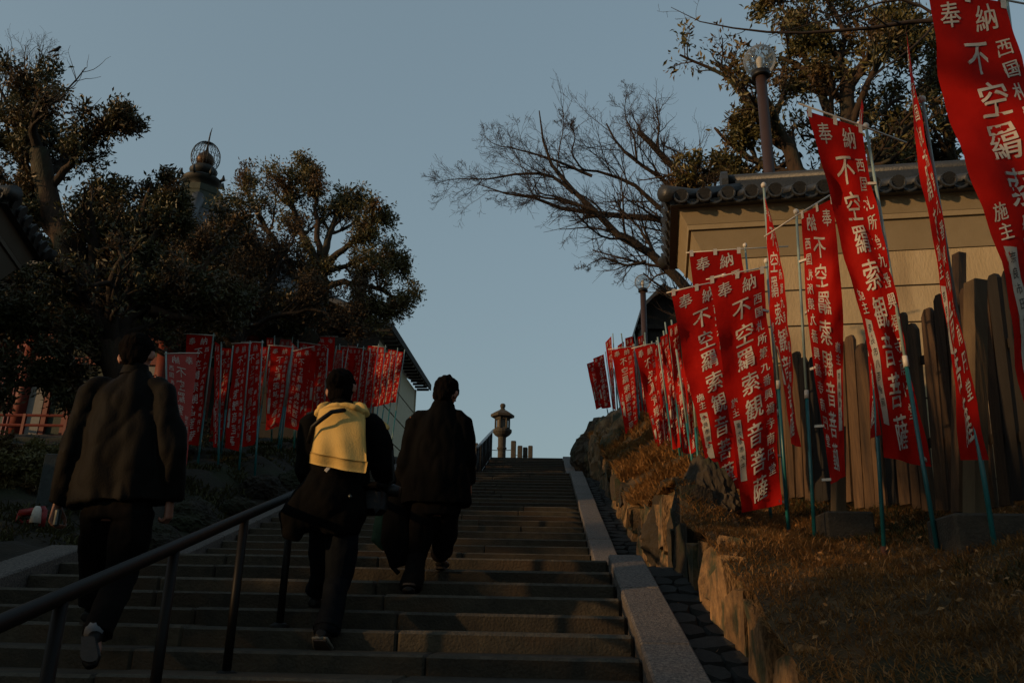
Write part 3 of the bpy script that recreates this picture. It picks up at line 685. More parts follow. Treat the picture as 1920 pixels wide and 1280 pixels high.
def banner(left, right, pole, label, name='奈良市', wave=.035, ph=0., mirrored=False, cloth='red', fine=True, bar=None, both=True, pr=.0125, tabs=True, group='red dedication banners', strip=True, lower=True, gfun=None):
    f, n0 = make_surf(left, right, wave, ph, mirrored)
    (bx_, by_, bY), (tx_, ty_, tY) = pole[1], pole[0]
    base, top = at(bx_, by_, bY), at(tx_, ty_, tY)
    if gfun is not None:
        k_ = (base[1]/top[1]); base = np.array([base[0], base[1], float(gfun(base[0], base[1]))])
    t = thing('banner', base, label, 'banner', group)
    nu, nv = (9, 34) if fine else (5, 16)
    uu, vv = np.meshgrid(np.linspace(0, 1, nu), np.linspace(0, 1, nv), indexing='ij')
    V = f(uu.ravel(), vv.ravel()); i = (np.arange(nu-1)[:, None]*nv+np.arange(nv-1)[None, :]).ravel()
    cl = link_mesh('cloth', fast_mesh('cloth', V, np.stack([i, i+nv, i+nv+1, i+1], 1), ORG[t]), M[cloth], t, smooth=True)
    Lt, Kt = text_layout(name)
    def lay(items, off, m, nm):
        Vs, Ts, n = [], [], 0
        for side in ((1, -1) if both else (1,)):
            for (c, u, v, s) in items:
                gV, gT = glyph(c, fine)
                if not len(gV): continue
                for q_, (dx, dy) in enumerate(((0, 0), (.020, .008)) if (fine and off < .005) else ((0, 0),)):   # a second pass of the brush thickens the strokes
                    U = u+(gV[:, 0]+dx)*s; W = v-(gV[:, 1]+dy)*s/ASP
                    Vs.append(f(np.clip(U, .01, .99), np.clip(W, .002, .998))+n0*(off+q_*.0006)*side); Ts.append(gT+n); n += len(gV)
        return link_mesh(nm, fast_mesh(nm, np.vstack(Vs), np.vstack(Ts), ORG[t]), m, cl)
    lay(Lt, .0035 if fine else .006, M['white_ink'], 'lettering')
    if strip:
        us, vs = np.meshgrid(np.linspace(.075, .225, 3), np.linspace(.632, .632+.033*len(name)+.05, 10), indexing='ij'); j = (np.arange(2)[:, None]*10+np.arange(9)[None, :]).ravel()
        Vp = f(us.ravel(), vs.ravel())
        Q = np.stack([j, j+10, j+11, j+1], 1)
        if both: Va, Qa = np.vstack([Vp+n0*.003, Vp-n0*.003]), np.vstack([Q, Q+len(Vp)])
        else: Va, Qa = Vp+n0*.006, Q
        st = link_mesh('name_strip', fast_mesh('name_strip', Va, Qa, ORG[t]), M['strip'], cl, smooth=True)
        if fine: lay(Kt, .0055, M['black_ink'], 'name_writing')
    # pole in two pieces with a joint
    k = .42 if lower else .0
    md = base+(top-base)*k
    sag = np.array([0.0, 0, 0])
    if lower: MB().tube([base-(top-base)*.03, md], [pr*1.12, pr*1.1], 8).build('pole', M['pole_teal'], t, True)
    MB().tube([md, (md+top)/2, top], [pr*.85, pr*.85, pr*.8], 8).build('upper_pole', M['pole_light' if not lower else 'pole_light'], t, True)
    if fine:
        MB().tube([md-(top-base)*.012, md+(top-base)*.012], [pr*1.45, pr*1.3], 8).build('joint', M['white_plastic'], t, True)
        MB().lathe(top, [(pr*.9, -.01), (pr*1.7, 0), (pr*1.8, .02), (pr, .035), (.001, .04)], 8).build('pole_cap', M['white_plastic'], t, True)
        MB().tube([base-(top-base)*.05, base+(top-base)*.012], [pr*1.7, pr*1.7], 8).build('ground_sleeve', M['rust'], t, True)
    if bar is not None:
        p, q = at(*bar[0]), at(*bar[1]); MB().tube([p, (p+q)/2+np.array([0, 0, .006]), q], .0065 if fine else .008, 6).build('cross_bar', M['white_plastic'], t, True)
    if tabs:
        for u in (.04, .5, .96):
            P = f(np.array([u-.035, u+.035]), np.array([.012, .012])); P0, P1 = P
            up = np.array([0, 0, .062])
            MB().add([P0+n0*.005-up*.3, P1+n0*.005-up*.3, P1+n0*.014+up*.75, P0+n0*.014+up*.75, P0-n0*.008-up*.3, P1-n0*.008-up*.3, P1-n0*.014+up*.75, P0-n0*.014+up*.75], [(0, 1, 2, 3), (4, 5, 6, 7), (3, 2, 6, 7)]).build('tab', M['white_plastic'], t)
        d = (top-base)/np.linalg.norm(top-base)
        for v in (.18, .39, .60, .80, .985):
            eu = 1.0
            e = f(np.array([eu-.07]), np.array([v]))[0]
            s_ = float((e-base)@d); pp_ = base+d*s_
            if np.linalg.norm(pp_-e) > .09: pp_ = e+(pp_-e)/np.linalg.norm(pp_-e)*.07
            up = np.array([0, 0, .009])
            MB().add([e-up-n0*.006, pp_-up-n0*.016, pp_+up-n0*.016, e+up-n0*.006, e-up+n0*.006, pp_-up+n0*.016, pp_+up+n0*.016, e+up+n0*.006], [(0, 1, 2, 3), (4, 5, 6, 7), (1, 5, 6, 2), (0, 4, 5, 1), (3, 7, 6, 2)]).build('tab', M['white_plastic'], t)
    return t
def E(pts, Y, dY=0): # edge: pixels with a depth that may drift along the edge
    n = len(pts); return [(x, y, Y+dY*i/(n-1)) for i, (x, y) in enumerate(pts)]
GR = 'red banners standing on the right bank'
banner(E([(1330, 524), (1362, 735), (1390, 961)], 6.55), E([(1432, 504), (1452, 720), (1466, 945)], 6.6), [(1437, 492, 6.68), (1479, 1000, 6.68)], 'sunlit red banner fully readable in front of two others on the right', '東大阪市大井', .035, .4, bar=((1324, 524, 6.62), (1452, 498, 6.68)), group=GR)
banner(E([(1258, 548), (1296, 740), (1335, 922)], 7.35), E([(1352, 528), (1385, 720), (1410, 912)], 7.4), [(1357, 520, 7.48), (1410, 980, 7.48)], 'red banner half hidden behind the sunlit one, lower at its left', '奈良市堀本', .045, 1.4, bar=((1250, 549, 7.42), (1364, 524, 7.48)), group=GR)
banner(E([(1292, 474), (1318, 680), (1345, 862)], 7.75), E([(1388, 468), (1418, 670), (1440, 850)], 7.8), [(1397, 462, 7.88), (1447, 985, 7.4)], 'red banner standing behind the sunlit pair against the end of the ochre wall', '四日市市青野', .035, 2.4, bar=((1286, 474, 7.8), (1478, 462, 7.88)), group=GR)
banner(E([(1431, 358), (1437, 470), (1447, 600), (1466, 720), (1482, 830)], 6.2, .1), E([(1440, 392), (1468, 470), (1476, 600), (1490, 740), (1502, 838)], 6.05, -.1), [(1432, 350, 6.15), (1480, 1002, 6.75)], 'narrow twisted red banner seen nearly edge on right of the sunlit one', '奈良市', .02, .2, tabs=False, group=GR)
banner(E([(1502, 402), (1510, 560), (1530, 720), (1558, 908)], 5.9), E([(1562, 372), (1580, 560), (1580, 740), (1586, 893)], 5.8), [(1493, 400, 5.98), (1528, 1018, 6.0)], 'red banner seen from the back with reversed writing beside the big shaded one', '奈良市尾上', .05, 3.2, mirrored=True, bar=((1433, 444, 6.0), (1556, 366, 5.95)), group=GR)
banner(E([(1512, 208), (1548, 340), (1592, 500), (1632, 680), (1660, 856)], 5.0, .1), E([(1616, 240), (1650, 420), (1684, 590), (1716, 730), (1746, 875)], 5.0, .1), [(1624, 240, 5.06), (1763, 1062, 4.98)], 'large shaded red banner hanging at a slant before the fence', '奈良市八百屋前', .045, 1.0, bar=((1497, 194, 5.0), (1700, 268, 5.08)), group=GR)
banner(E([(1616, 186), (1606, 240), (1622, 480), (1620, 600), (1628, 700), (1629, 824)], 5.6, .0), E([(1619, 200), (1616, 250), (1630, 500), (1632, 620), (1645, 720), (1653, 815)], 5.5, -.1), [(1611, 236, 5.62), (1658, 1036, 5.42)], 'twisted red banner mostly hidden behind the large slanted one with its lit lower end showing', '奈良市', .015, .0, tabs=False, group=GR)
banner(E([(1699, 58), (1712, 190), (1732, 340), (1752, 470), (1772, 600), (1790, 720), (1807, 862)], 4.75, .1), E([(1704, 90), (1726, 230), (1752, 360), (1776, 480), (1794, 570), (1822, 700), (1851, 862)], 4.6, -.05), [(1730, 190, 4.72), (1872, 1064, 4.62)], 'tall twisted red banner seen from its edge between the two largest ones', '奈良市', .02, 1.9, tabs=False, group=GR)
banner(E([(1738, -22), (1772, 150), (1810, 320), (1862, 450), (1900, 620), (1935, 800)], 4.1, .1), E([(1884, 5), (1930, 180), (1985, 330), (2030, 480), (2065, 640), (2090, 800)], 4.15, .1), [(1886, -12, 4.2), (2010, 960, 4.1)], 'nearest and largest red banner cut off by the upper right corner', '奈良市田代商店', .05, 2.6, bar=((1730, -26, 4.15), (1925, 8, 4.2)), group=GR)
# smaller banners further up on both sides
def far(TL, TR, BR, BL, Y, label, mirrored=False, cloth='red', group='', wave=.05, ph=0., bar=True, side=1, strip=True, dY=0):
    # pole on the side of the banner's hem; base found on the bank under it
    gf = bank_right if TL[0] > 960 else bank_left
    hx, hx2 = (TL, BL) if (side < 0) else (TR, BR)
    o = 3 if side > 0 else -3
    pw = at(hx[0]+o, hx[1]-4, Y+.1); b = at(hx2[0]+o, hx2[1], Y+.1); b2 = b.copy()
    # follow the pole's line down to the ground
    gz = float(gf(b[0], Y+.1)); d = (b-pw); k = (gz-pw[2])/d[2] if abs(d[2]) > .1 else 1
    g_ = pw+d*max(1.02, min(k, 2.0)); 
    dd = g_@AX_F; bpx = (960+F_PX*(g_@AX_R)/dd, 640-F_PX*(g_@AX_U)/dd)
    br = ((TL[0]-6, TL[1]-1, Y), (TR[0]+6, TR[1]-1, Y)) if bar else None
    return banner([(*TL, Y), (*BL, Y+dY)], [(*TR, Y), (*BR, Y+dY)], [(hx[0]+o, hx[1]-5, Y+.1), (bpx[0], bpx[1], Y+.1)], label, '奈良市施', wave, ph, mirrored, cloth, False, br, False, .016, False, group, strip)
GF = 'red banners beyond the ochre wall on the right'
far((1190, 654), (1228, 643), (1253, 856), (1236, 866), 12.5, 'tapering red banner right of the two near each other beyond the grassy outcrop', group=GF, ph=.5)
far((1146, 656), (1186, 650), (1197, 806), (1173, 813), 15.5, 'wide flat red banner hanging over the crest of the grassy outcrop', group=GF, ph=1.1, wave=.03)
far((1100, 682), (1117, 676), (1134, 760), (1118, 767), 25, 'leftmost small red banner of the right side against the sky', group=GF, ph=2., bar=False)
far((1112, 672), (1132, 664), (1146, 763), (1128, 766), 24, 'small red banner second from the left on the right side', group=GF, ph=.2, bar=False)
far((1135, 642), (1146, 630), (1155, 770), (1150, 765), 20, 'narrow red banner rising behind the wide flat one on the outcrop', group=GF, ph=2.2, bar=False, wave=.02)
far((1158, 648), (1170, 640), (1176, 780), (1168, 782), 18.5, 'small bright red corner of a banner above the wide flat one', group=GF, ph=.9, bar=False)
far((1172, 634), (1186, 630), (1204, 770), (1190, 775), 17.5, 'red banner between the wide flat one and the tapering one, further back', group=GF, ph=1.9, bar=False)
far((1196, 632), (1206, 628), (1216, 780), (1208, 785), 16, 'little red banner just left of the distant lamp post', group=GF, ph=1.2, bar=False)
far((1226, 650), (1240, 640), (1262, 870), (1250, 872), 12.4, 'dark red banner close behind the tapering one', group=GF, ph=2.9, bar=False)
far((1252, 612), (1272, 604), (1294, 850), (1280, 848), 10.6, 'dark narrow red banner just left of the banner half hidden by the sunlit one', group=GF, ph=.3, bar=False)
far((1238, 632), (1252, 625), (1276, 838), (1262, 842), 11.4, 'dark narrow red banner second to the left of the half hidden one', group=GF, ph=1.6, bar=False)
far((1278, 655), (1290, 660), (1305, 846), (1296, 850), 9.6, 'thin shaded red banner touching the left edge of the half hidden one', group=GF, ph=2.5, bar=False)
# bare poles whose cloth is hidden among them
for i, (x, y, Yb) in enumerate([(1222, 640, 13.2), (1233, 632, 12.0), (1244, 620, 11.6), (1259, 600, 11.0), (1247, 604, 12.6), (1268, 655, 10.2), (1214, 650, 14), (1165, 625, 17), (1150, 690, 16.2), (1207, 640, 15)]):
    p = at(x, y, Yb); q = at(x+30*12/Yb, y+235*11/Yb, Yb); g_ = np.array([q[0], Yb, float(bank_right(q[0], Yb))])
    t = thing('banner_pole', g_, 'bare teal pole %s' % ['just left of the darkest narrow far banner', 'two steps nearer than the tapering far banner', 'rising highest among the far right banners', 'beside the end of the ochre wall', 'between the two darkest narrow far banners', 'nearest the half hidden banner', 'behind the tapering far banner', 'furthest back among the right banners', 'left of the tapering far banner low down', 'just right of the distant lamp post'][i], 'pole', 'bare poles among the right banners')
    md = g_+(p-g_)*.42
    MB().tube([g_-(p-g_)*.03, md], .017, 6).build('pole', M['pole_teal'], t, True)
    MB().tube([md, p], .013, 6).build('upper_pole', M['pole_light'], t, True)
GLf = 'red banners along the left bank'
far((314, 664), (369, 663), (348, 884), (318, 880), 10.8, 'faded pink banner with reversed writing nearest on the left bank beside the big man', True, 'red_faded', GLf, .03, .3, side=-1)
far((350, 627), (398, 630), (372, 836), (344, 830), 12.6, 'dark red banner right behind the faded one on the left bank', False, 'red', GLf, .04, 1.3)
far((403, 640), (412, 646), (407, 838), (400, 838), 12.8, 'thin red banner turned edge on between the two broad dark ones on the left', False, 'red', GLf, .02, .6, bar=False)
far((440, 645), (466, 644), (448, 846), (420, 838), 12.9, 'left one of two overlapping banners with a bright top on the left bank', False, 'red', GLf, .04, 2.0)
far((458, 642), (489, 643), (478, 832), (452, 838), 13.3, 'right one of two overlapping banners with a bright top on the left bank', False, 'red', GLf, .05, .1)
far((500, 633), (512, 634), (508, 760), (500, 764), 17, 'small red banner peeping out above and behind the fifth group on the left', False, 'red', GLf, .03, .9, bar=False)
far((508, 648), (546, 652), (524, 800), (497, 806), 15.5, 'dull red banner at the left end of the long overlapping row on the left bank', False, 'red', GLf, .05, 2.6)
far((545, 640), (562, 656), (552, 790), (534, 796), 16.2, 'banner lit orange by a patch of sun in the middle of the left bank row', True, 'red_faded', GLf, .05, 1.6, bar=False)
far((552, 660), (584, 650), (566, 808), (534, 800), 15.8, 'dark red reversed banner right of the orange lit one', True, 'red', GLf, .04, .5, side=-1)
far((562, 642), (596, 648), (584, 772), (556, 778), 17.2, 'red reversed banner standing a step behind the dark reversed one', True, 'red', GLf, .05, 2.2, side=-1)
far((592, 656), (612, 658), (604, 778), (586, 780), 17.8, 'dull red banner hanging below the brightest orange one on the left', False, 'red', GLf, .05, 1.2, bar=False)
far((593, 632), (628, 632), (620, 752), (592, 756), 19, 'tallest banner with its top glowing orange in the left bank row', True, 'red', GLf, .04, .8, side=-1)
far((622, 664), (640, 660), (634, 775), (616, 780), 19.5, 'faded pink banner directly above the hair of the woman', False, 'red_faded', GLf, .04, 1.9, bar=False)
far((640, 650), (664, 652), (656, 770), (634, 772), 20.5, 'red banner behind the woman with a grey top hem', True, 'red', GLf, .04, .2, side=-1)
for i, (x, y, w, yb) in enumerate([(662, 652, 17, 768), (677, 656, 15, 766), (690, 648, 17, 764), (704, 650, 16, 762), (717, 660, 14, 760), (728, 655, 15, 757), (740, 658, 16, 754)]):
    far((x, y), (x+w, y+2), (x+w-14, yb), (x-16, yb+2), 21+i*.55, 'small red banner %s of the last seven before the white sided building' % ['first', 'second', 'third', 'fourth', 'fifth', 'sixth', 'seventh'][i] , False, 'red', GLf, .05, .7*i, bar=(i in (0, 3)))

for i, (x, y, w, yb, Yb, fd_) in enumerate([(414, 652, 20, 826, 14.2, 'red'), (486, 650, 16, 806, 15.6, 'red'), (526, 636, 20, 772, 18.4, 'red_faded'), (576, 660, 18, 780, 18.2, 'red_faded'), (608, 652, 20, 772, 19.4, 'red'), (632, 656, 18, 770, 20.2, 'red'), (652, 648, 16, 766, 21.3, 'red')]):
    far((x, y), (x+w, y+1), (x+w-20, yb), (x-22, yb+2), Yb, ['dim narrow banner in the gap left of the overlapping pair', 'dim narrow banner right of the overlapping pair', 'faded banner peeping over the middle of the left row', 'faded banner behind the two reversed ones', 'red banner between the glowing one and the faded one', 'shaded banner left of the hair of the woman', 'shaded banner right behind the hair of the woman'][i], False, fd_, GLf, .05, .9*i+.3, bar=False, strip=False)
# ------------------------------------------------------------------ buildings
def poly_build(nm, P, D, m, parent): return MB().poly_prism(P, D).build(nm, m, parent)
# white sided building at the head of the left bank: its long wall runs back beside the stairs
def side_building():
    X = -3.62; Y0, Y1 = 28.3, 36
    zt = at(727, 606, Y0)[2]
    # eave height constant; take the far end so that it meets the photograph's low corner
    Y1 = next(Y for Y in np.arange(28.5, 90, .1) if at(805, 727, Y)[2] >= zt)
    X0, X1 = at(727, 606, Y0)[0], at(805, 727, Y1)[0]
    t = thing('side_building', (X0, Y0, 4.4), 'white boarded building with a dark overhanging roof behind the last left banners', 'building')
    e = np.array([X1-X0, Y1-Y0, 0]); L = np.linalg.norm(e); e /= L; o = np.array([-e[1], e[0], 0])   # o points away from the stairs
    B = np.array([X0, Y0, 0])+o*.55+e*.8
    def P(a, b, z): return B+e*a+o*b+np.array([0, 0, z])
    Lw = L-1.4; zb = 4.4; zw = zt-.25
    V = lambda a0, a1, b0, b1, z0, z1: ([P(a0, b0, z0), P(a1, b0, z0), P(a1, b1, z0), P(a0, b1, z0), P(a0, b0, z1), P(a1, b0, z1), P(a1, b1, z1), P(a0, b1, z1)], [(0, 3, 2, 1), (4, 5, 6, 7), (0, 1, 5, 4), (1, 2, 6, 5), (2, 3, 7, 6), (3, 0, 4, 7)])
    MB().add(*V(.02, Lw-.02, .02, 4.2, zb, zw)).build('wall_core', M['groove'], t)
    n = 5; h = (zw-zb)/n
    for i in range(n):
        MB().add(*V(0, Lw, -.02, .04, zb+i*h+.03, zb+(i+1)*h-.03)).build('wall_panel', M['siding'], t)
        MB().add(*V(-.02, .03, .06, 4.2, zb+i*h+.03, zb+(i+1)*h-.03)).build('wall_panel', M['wood_dark'], t)
    for a in (-.06, Lw-.06): MB().add(*V(a, a+.14, -.06, .06, zb, zw)).build('corner_post', M['wood_dark'] if a < 0 else M['siding'], t)
    Q = [P(-.5, -.62, zt-.05), P(-.5, 2.1, zt+1.15), P(-.5, 4.8, zt-.05), P(-.5, 4.8, zt+.12), P(-.5, 2.1, zt+1.34), P(-.5, -.62, zt+.12)]
    MB().poly_prism(Q, e*(Lw+1.0)).build('roof', M['tile'], t)
    MB().poly_prism([P(-.62, 2.0, zt+1.3), P(-.62, 2.2, zt+1.3), P(-.62, 2.2, zt+1.55), P(-.62, 2.0, zt+1.55)], e*(Lw+1.2)).build('ridge', M['tile'], t)
    MB().add(*V(-.5, Lw+.5, -.66, -.60, zt-.14, zt+.13)).build('fascia', M['wood_dark'], t)
    for i in range(18):
        a = -.4+i*(Lw+.8)/17
        MB().add(*V(a, a+.07, -.56, .0, zt-.17, zt-.07)).build('rafter', M['wood_dark'], t)
side_building()
# small dark gabled shelter behind the distant lamp
def shelter():
    Y = 22.0; pk = at(1243, 531, Y); l = at(1216, 572, Y); r = at(1300, 600, Y)
    t = thing('shelter', (pk[0], Y, 4.6), 'dark wooden gabled shelter behind the distant lamp post', 'shelter')
    w = 2.0; z0 = float(pk[2])
    ya = Y
    for sg, nm in ((-1, 'roof_slope'), (1, 'roof_slope')):
        hw = .62 if sg < 0 else 2.1; dz = .66 if sg < 0 else 1.2
        P0 = np.array([pk[0], ya, z0]); P1 = P0+np.array([sg*hw, 0, -dz])
        MB().poly_prism([P0, P1, P1-np.array([0, 0, .12]), P0-np.array([0, 0, .14])], (0, 4.5, 0)).build(nm, M['tile'], t)
    MB().poly_prism([(pk[0]-.5, ya+.4, 4.6), (pk[0]+1.7, ya+.4, 4.6), (pk[0]+1.7, ya+.4, z0-1.15), (pk[0]+.1, ya+.4, z0-.2), (pk[0]-.5, ya+.4, z0-.62)], (0, .06, 0)).build('gable_wall', M['wood_dark'], t)
    for x in (-.5, .55, 1.6): MB().box((pk[0]+x, ya+.36, (4.6+z0-1)/2), (.12, .12, z0-1-4.6+.2)).build('post', M['wood_dark'], t)
    MB().box((pk[0]+.5, ya+.34, z0-1.2), (2.4, .1, .14)).build('beam', M['wood_dark'], t)
    MB().poly_prism([(pk[0]-.5, ya+.46, 4.6), (pk[0]-.5, ya+4.2, 4.6), (pk[0]-.5, ya+4.2, z0-.64), (pk[0]-.5, ya+.46, z0-.64)], (.06, 0, 0)).build('side_wall', M['wood_dark'], t)
shelter()
# low temple roof at the head of the stairs, far beyond
def far_roof():
    Y = 62.0
    a = at(1040, 846, Y); b = at(1125, 851, Y); zr = b[2]
    t = thing('temple_hall', (a[0]+4, Y, PLAZA_Z), 'far temple hall whose tiled roof shows low beside the outcrop at the stair head', 'temple')
    x0, x1 = a[0]+2.0, a[0]+18
    ze = at(1050, 866, Y)[2]-.6
    V = [(x0+1.0, Y, zr+.35), (x0+2.6, Y, zr), (x1-2, Y, zr), (x0-.9, Y-4, ze+.25), (x0+1.5, Y-4, ze), (x1+1, Y-4, ze), (x0-.9, Y+4, ze+.25), (x0+1.5, Y+4, ze), (x1+1, Y+4, ze)]
    MB().add(V, [(0, 1, 4, 3), (1, 2, 5, 4), (0, 3, 6), (1, 0, 6, 7), (2, 1, 7, 8), (3, 4, 7, 6), (4, 5, 8, 7)]).build('roof', M['tile'], t)
    MB().tube([(x0+.5, Y, zr+.45), (x0+1.2, Y, zr+.28), (x0+3, Y, zr+.12), (x1-2, Y, zr+.1)], [.16, .2, .24, .24], 6).build('ridge', M['tile'], t)
    MB().box(((x0+x1)/2, Y, (PLAZA_Z+ze)/2), (x1-x0-3, 6, ze-PLAZA_Z)).build('wall', M['plaster_grey'], t)
    for i in range(7): MB().box((x0+1.5+i*2.1, Y-3.08, (PLAZA_Z+ze)/2), (.3, .3, ze-PLAZA_Z)).build('column', M['wood_dark'], t)
far_roof()

# octagonal hall on the left
def octagon():
    c = at(383, 350, 35.0); cx, cy = c[0]-.15, 35.0; z0 = 4.48
    t = thing('octagonal_hall', (cx, cy, z0), 'octagonal temple hall with vermilion columns and a jewelled roof finial behind the left trees', 'temple')
    R = 6.6; rot = math.pi/8; ze = 11.3; zf = z0+1.1
    MB().lathe((cx, cy, z0), [(R+1.6, 0), (R+1.6, .9), (R+1.5, 1.1)], 8, rot).build('podium', M['stone'], t)
    MB().lathe((cx, cy, zf), [(R-.25, 0), (R-.25, 4.2)], 8, rot).build('wall', M['green_panel'], t)
    top = c[2]-1.4
    prof = [(10.6, ze-.25), (10.6, ze)]
    for k in np.linspace(0, 1, 9)[1:]:
        prof.append((10.6*(1-k)+1.35*k, ze+(top-ze)*(k**1.35)))
    MB().lathe((cx, cy, 0), prof, 8, rot).build('roof', M['tile'], t)
    V = []
    for j in range(8):
        a = rot+j*math.pi/4; d = np.array([math.cos(a), math.sin(a), 0]); C = np.array([cx, cy, 0])
        pts = [C+d*(r+.05)+np.array([0, 0, z+.12]) for r, z in prof[1:]]; pts[0] = pts[0]+np.array([0, 0, .35])+d*.3
        MB().tube(pts, [.22, .2, .2, .2, .2, .2, .22, .25, .3], 8).build('hip_ridge', M['tile'] , t, True)
        e = C+d*R
        MB().tube([e+np.array([0, 0, zf]), e+np.array([0, 0, zf+4.4])], .26, 14).build('column', M['vermilion'], t, True)
        a2 = a+math.pi/4; d2 = np.array([math.cos(a2), math.sin(a2), 0]); e2 = C+d2*R; m_ = (e2-e)/np.linalg.norm(e2-e); L = np.linalg.norm(e2-e); ang = math.atan2(m_[1], m_[0])
        nrm = (d+d2)/np.linalg.norm(d+d2)
        for (z, hh, dd) in ((.25, .28, .3), (3.2, .3, .28), (4.05, .32, .32)):
            MB().box((e+e2)/2+np.array([0, 0, zf+z]), (L, dd, hh), rotz(ang)).build('beam', M['vermilion'], t)
        for f_ in (.2, .35, .65, .8):
            MB().box(e+m_*L*f_+nrm*.05+np.array([0, 0, zf+1.75]), (.17, .2, 2.7), rotz(ang)).build('mullion', M['vermilion'], t)
        MB().box((e+e2)/2-nrm*.02+np.array([0, 0, zf+1.75]), (L*.30, .1, 2.65), rotz(ang)).build('door_panel', M['green_panel'], t)
        for f_ in (.10, .90):
            MB().box(e+m_*L*f_-nrm*.02+np.array([0, 0, zf+1.75]), (L*.12, .1, 2.65), rotz(ang)).build('plaster_panel', M['white_wall'], t)
        for f_ in (.275, .725):
            MB().box(e+m_*L*f_-nrm*.02+np.array([0, 0, zf+1.75]), (L*.13, .1, 2.65), rotz(ang)).build('lattice_panel', M['green_panel'], t)
        # bracket blocks and rafters under the eave
        for i in range(6):
            q = e+m_*L*(i+.5)/6
            MB().box(q+nrm*.5+np.array([0, 0, zf+4.55]), (.35, 1.1, .3), rotz(ang)).build('bracket', M['vermilion'], t)
            MB().box(q+nrm*.95+np.array([0, 0, zf+4.85]), (.45, .5, .16), rotz(ang)).build('bracket_end', M['white_wall'], t)
        rf = MB()
        for i in range(13):
            s = (i+.5)/13
            p1 = C+(d*(1-s)+d2*s)*(R-.2)+np.array([0, 0, ze+.1]); p2 = C+(d*(1-s)+d2*s)*10.35+np.array([0, 0, ze-.38])
            rf.tube([p1, p2], .08, 4)
        rf.build('rafters', M['vermilion'], t, kind='stuff')
        # balustrade
        r3 = R+1.3; f1, f2 = C+d*r3, C+d2*r3
        for z in (1.6, 1.95): MB().tube([f1+np.array([0, 0, z0+z]), f2+np.array([0, 0, z0+z])], .05, 6).build('balustrade_rail', M['vermilion'], t)
        for i in range(4):
            q = f1+(f2-f1)*i/4; MB().box(q+np.array([0, 0, z0+1.5]), (.1, .1, 1.0), rotz(ang)).build('balustrade_post', M['vermilion'], t)
    # curved copper cap and jewelled finial
    C = (cx, cy, 0); zt = top
    MB().lathe(C, [(1.9, zt-.5), (1.45, zt-.1), (1.15, zt+.35), (1.02, zt+.75), (1.05, zt+.8), (1.05, zt+1.1), (.9, zt+1.15)], 8, rot).build('copper_cap', M['copper_green'], t)
    z1 = zt+1.15
    MB().lathe(C, [(.55, z1), (.5, z1+.15), (.75, z1+.35), (.95, z1+.5), (.9, z1+.58), (.45, z1+.66), (.42, z1+.8)], 16).build('bronze_dish', M['bronze'], t, True)
    for j in range(8):
        a = j*math.pi/4; MB().tube([(cx+.85*math.cos(a), cy+.85*math.sin(a), z1+.5), (cx+1.05*math.cos(a), cy+1.05*math.sin(a), z1+.62), (cx+1.02*math.cos(a), cy+1.02*math.sin(a), z1+.85)], [.06, .1, .03], 6).build('petal', M['bronze'], t, True)
    MB().lathe(C, [(.42, z1+.8), (.62, z1+.95), (.66, z1+1.1), (.5, z1+1.28), (.3, z1+1.38)], 16).build('bronze_dish', M['bronze'], t, True)
    MB().lathe(C, [(.2, z1+1.35), (.38, z1+1.48), (.44, z1+1.68), (.36, z1+1.9), (.16, z1+2.1), (.03, z1+2.25)], 16).build('jewel', M['gold'], t, True)
    tip = at(393, 240, 35.0)[2]
    MB().tube([(cx, cy, z1+2.2), (cx+.05, cy, z1+3.2), (cx+.1, cy, tip)], [.05, .035, .012], 6).build('spire', M['bronze'], t, True)
    # openwork flames round the jewel
    for j in range(12):
        a = math.pi*j/12; w = MB()
        ring = [(cx+math.cos(a)*.68*math.sin(q), cy+math.sin(a)*.68*math.sin(q), z1+1.85+.82*-math.cos(q)) for q in np.linspace(.35, 2*math.pi-.35, 26)]
        w.tube(ring, .014, 4, cap=False).build('openwork_hoop', M['bronze'], t)
    for zz, rr in ((-.4, .58), (0, .68), (.4, .58)):
        w = MB(); w.tube([(cx+rr*math.cos(q), cy+rr*math.sin(q), z1+1.85+zz) for q in np.linspace(0, 2*math.pi, 25)], .012, 4, cap=False).build('openwork_hoop', M['bronze'], t)
octagon()

# small things at the left edge
def slab_sign():
    a, b = at(88, 952, 8.2), at(96, 856, 8.2)
    t = thing('stone_marker', (a[0], 8.2, a[2]-.3), 'slim blue grey stone marker standing beside the left hand of the big man', 'stone marker')
    MB().box(((a[0]+b[0])/2, 8.2, (a[2]+b[2])/2-.15), (.135, .12, b[2]-a[2]+.35), rotz(.1), .012).build('shaft', M['blue_grey'], t)
    MB().box(((a[0]+b[0])/2, 8.2, a[2]-.32), (.36, .32, .16), rotz(.1), .02).build('base', M['blue_grey'], t)
slab_sign()
def barrier():
    a, b = at(38, 962, 7.6), at(84, 955, 7.6); g0 = float(bank_left(a[0], 7.6))
    t = thing('low_barrier', ((a[0]+b[0])/2, 7.6, g0), 'low red barrier with a white end cap on the grass at the left edge', 'barrier')
    MB().tube([a, b], .035, 10).build('top_bar', M['red_plastic'], t, True)
    MB().tube([a+np.array([0, 0, -.09]), b+np.array([0, 0, -.09])], .02, 8).build('lower_bar', M['red_plastic'], t, True)
    for p in (a, b): MB().tube([p, (p[0], p[1], g0-.02)], .028, 8).build('leg', M['red_plastic'], t, True)
    c = at(68, 965, 7.5); MB().lathe((c[0], c[1], c[2]-.07), [(.05, 0), (.035, .12), (.02, .15)], 10).build('end_cap', M['white_plastic'], t, True)
barrier()
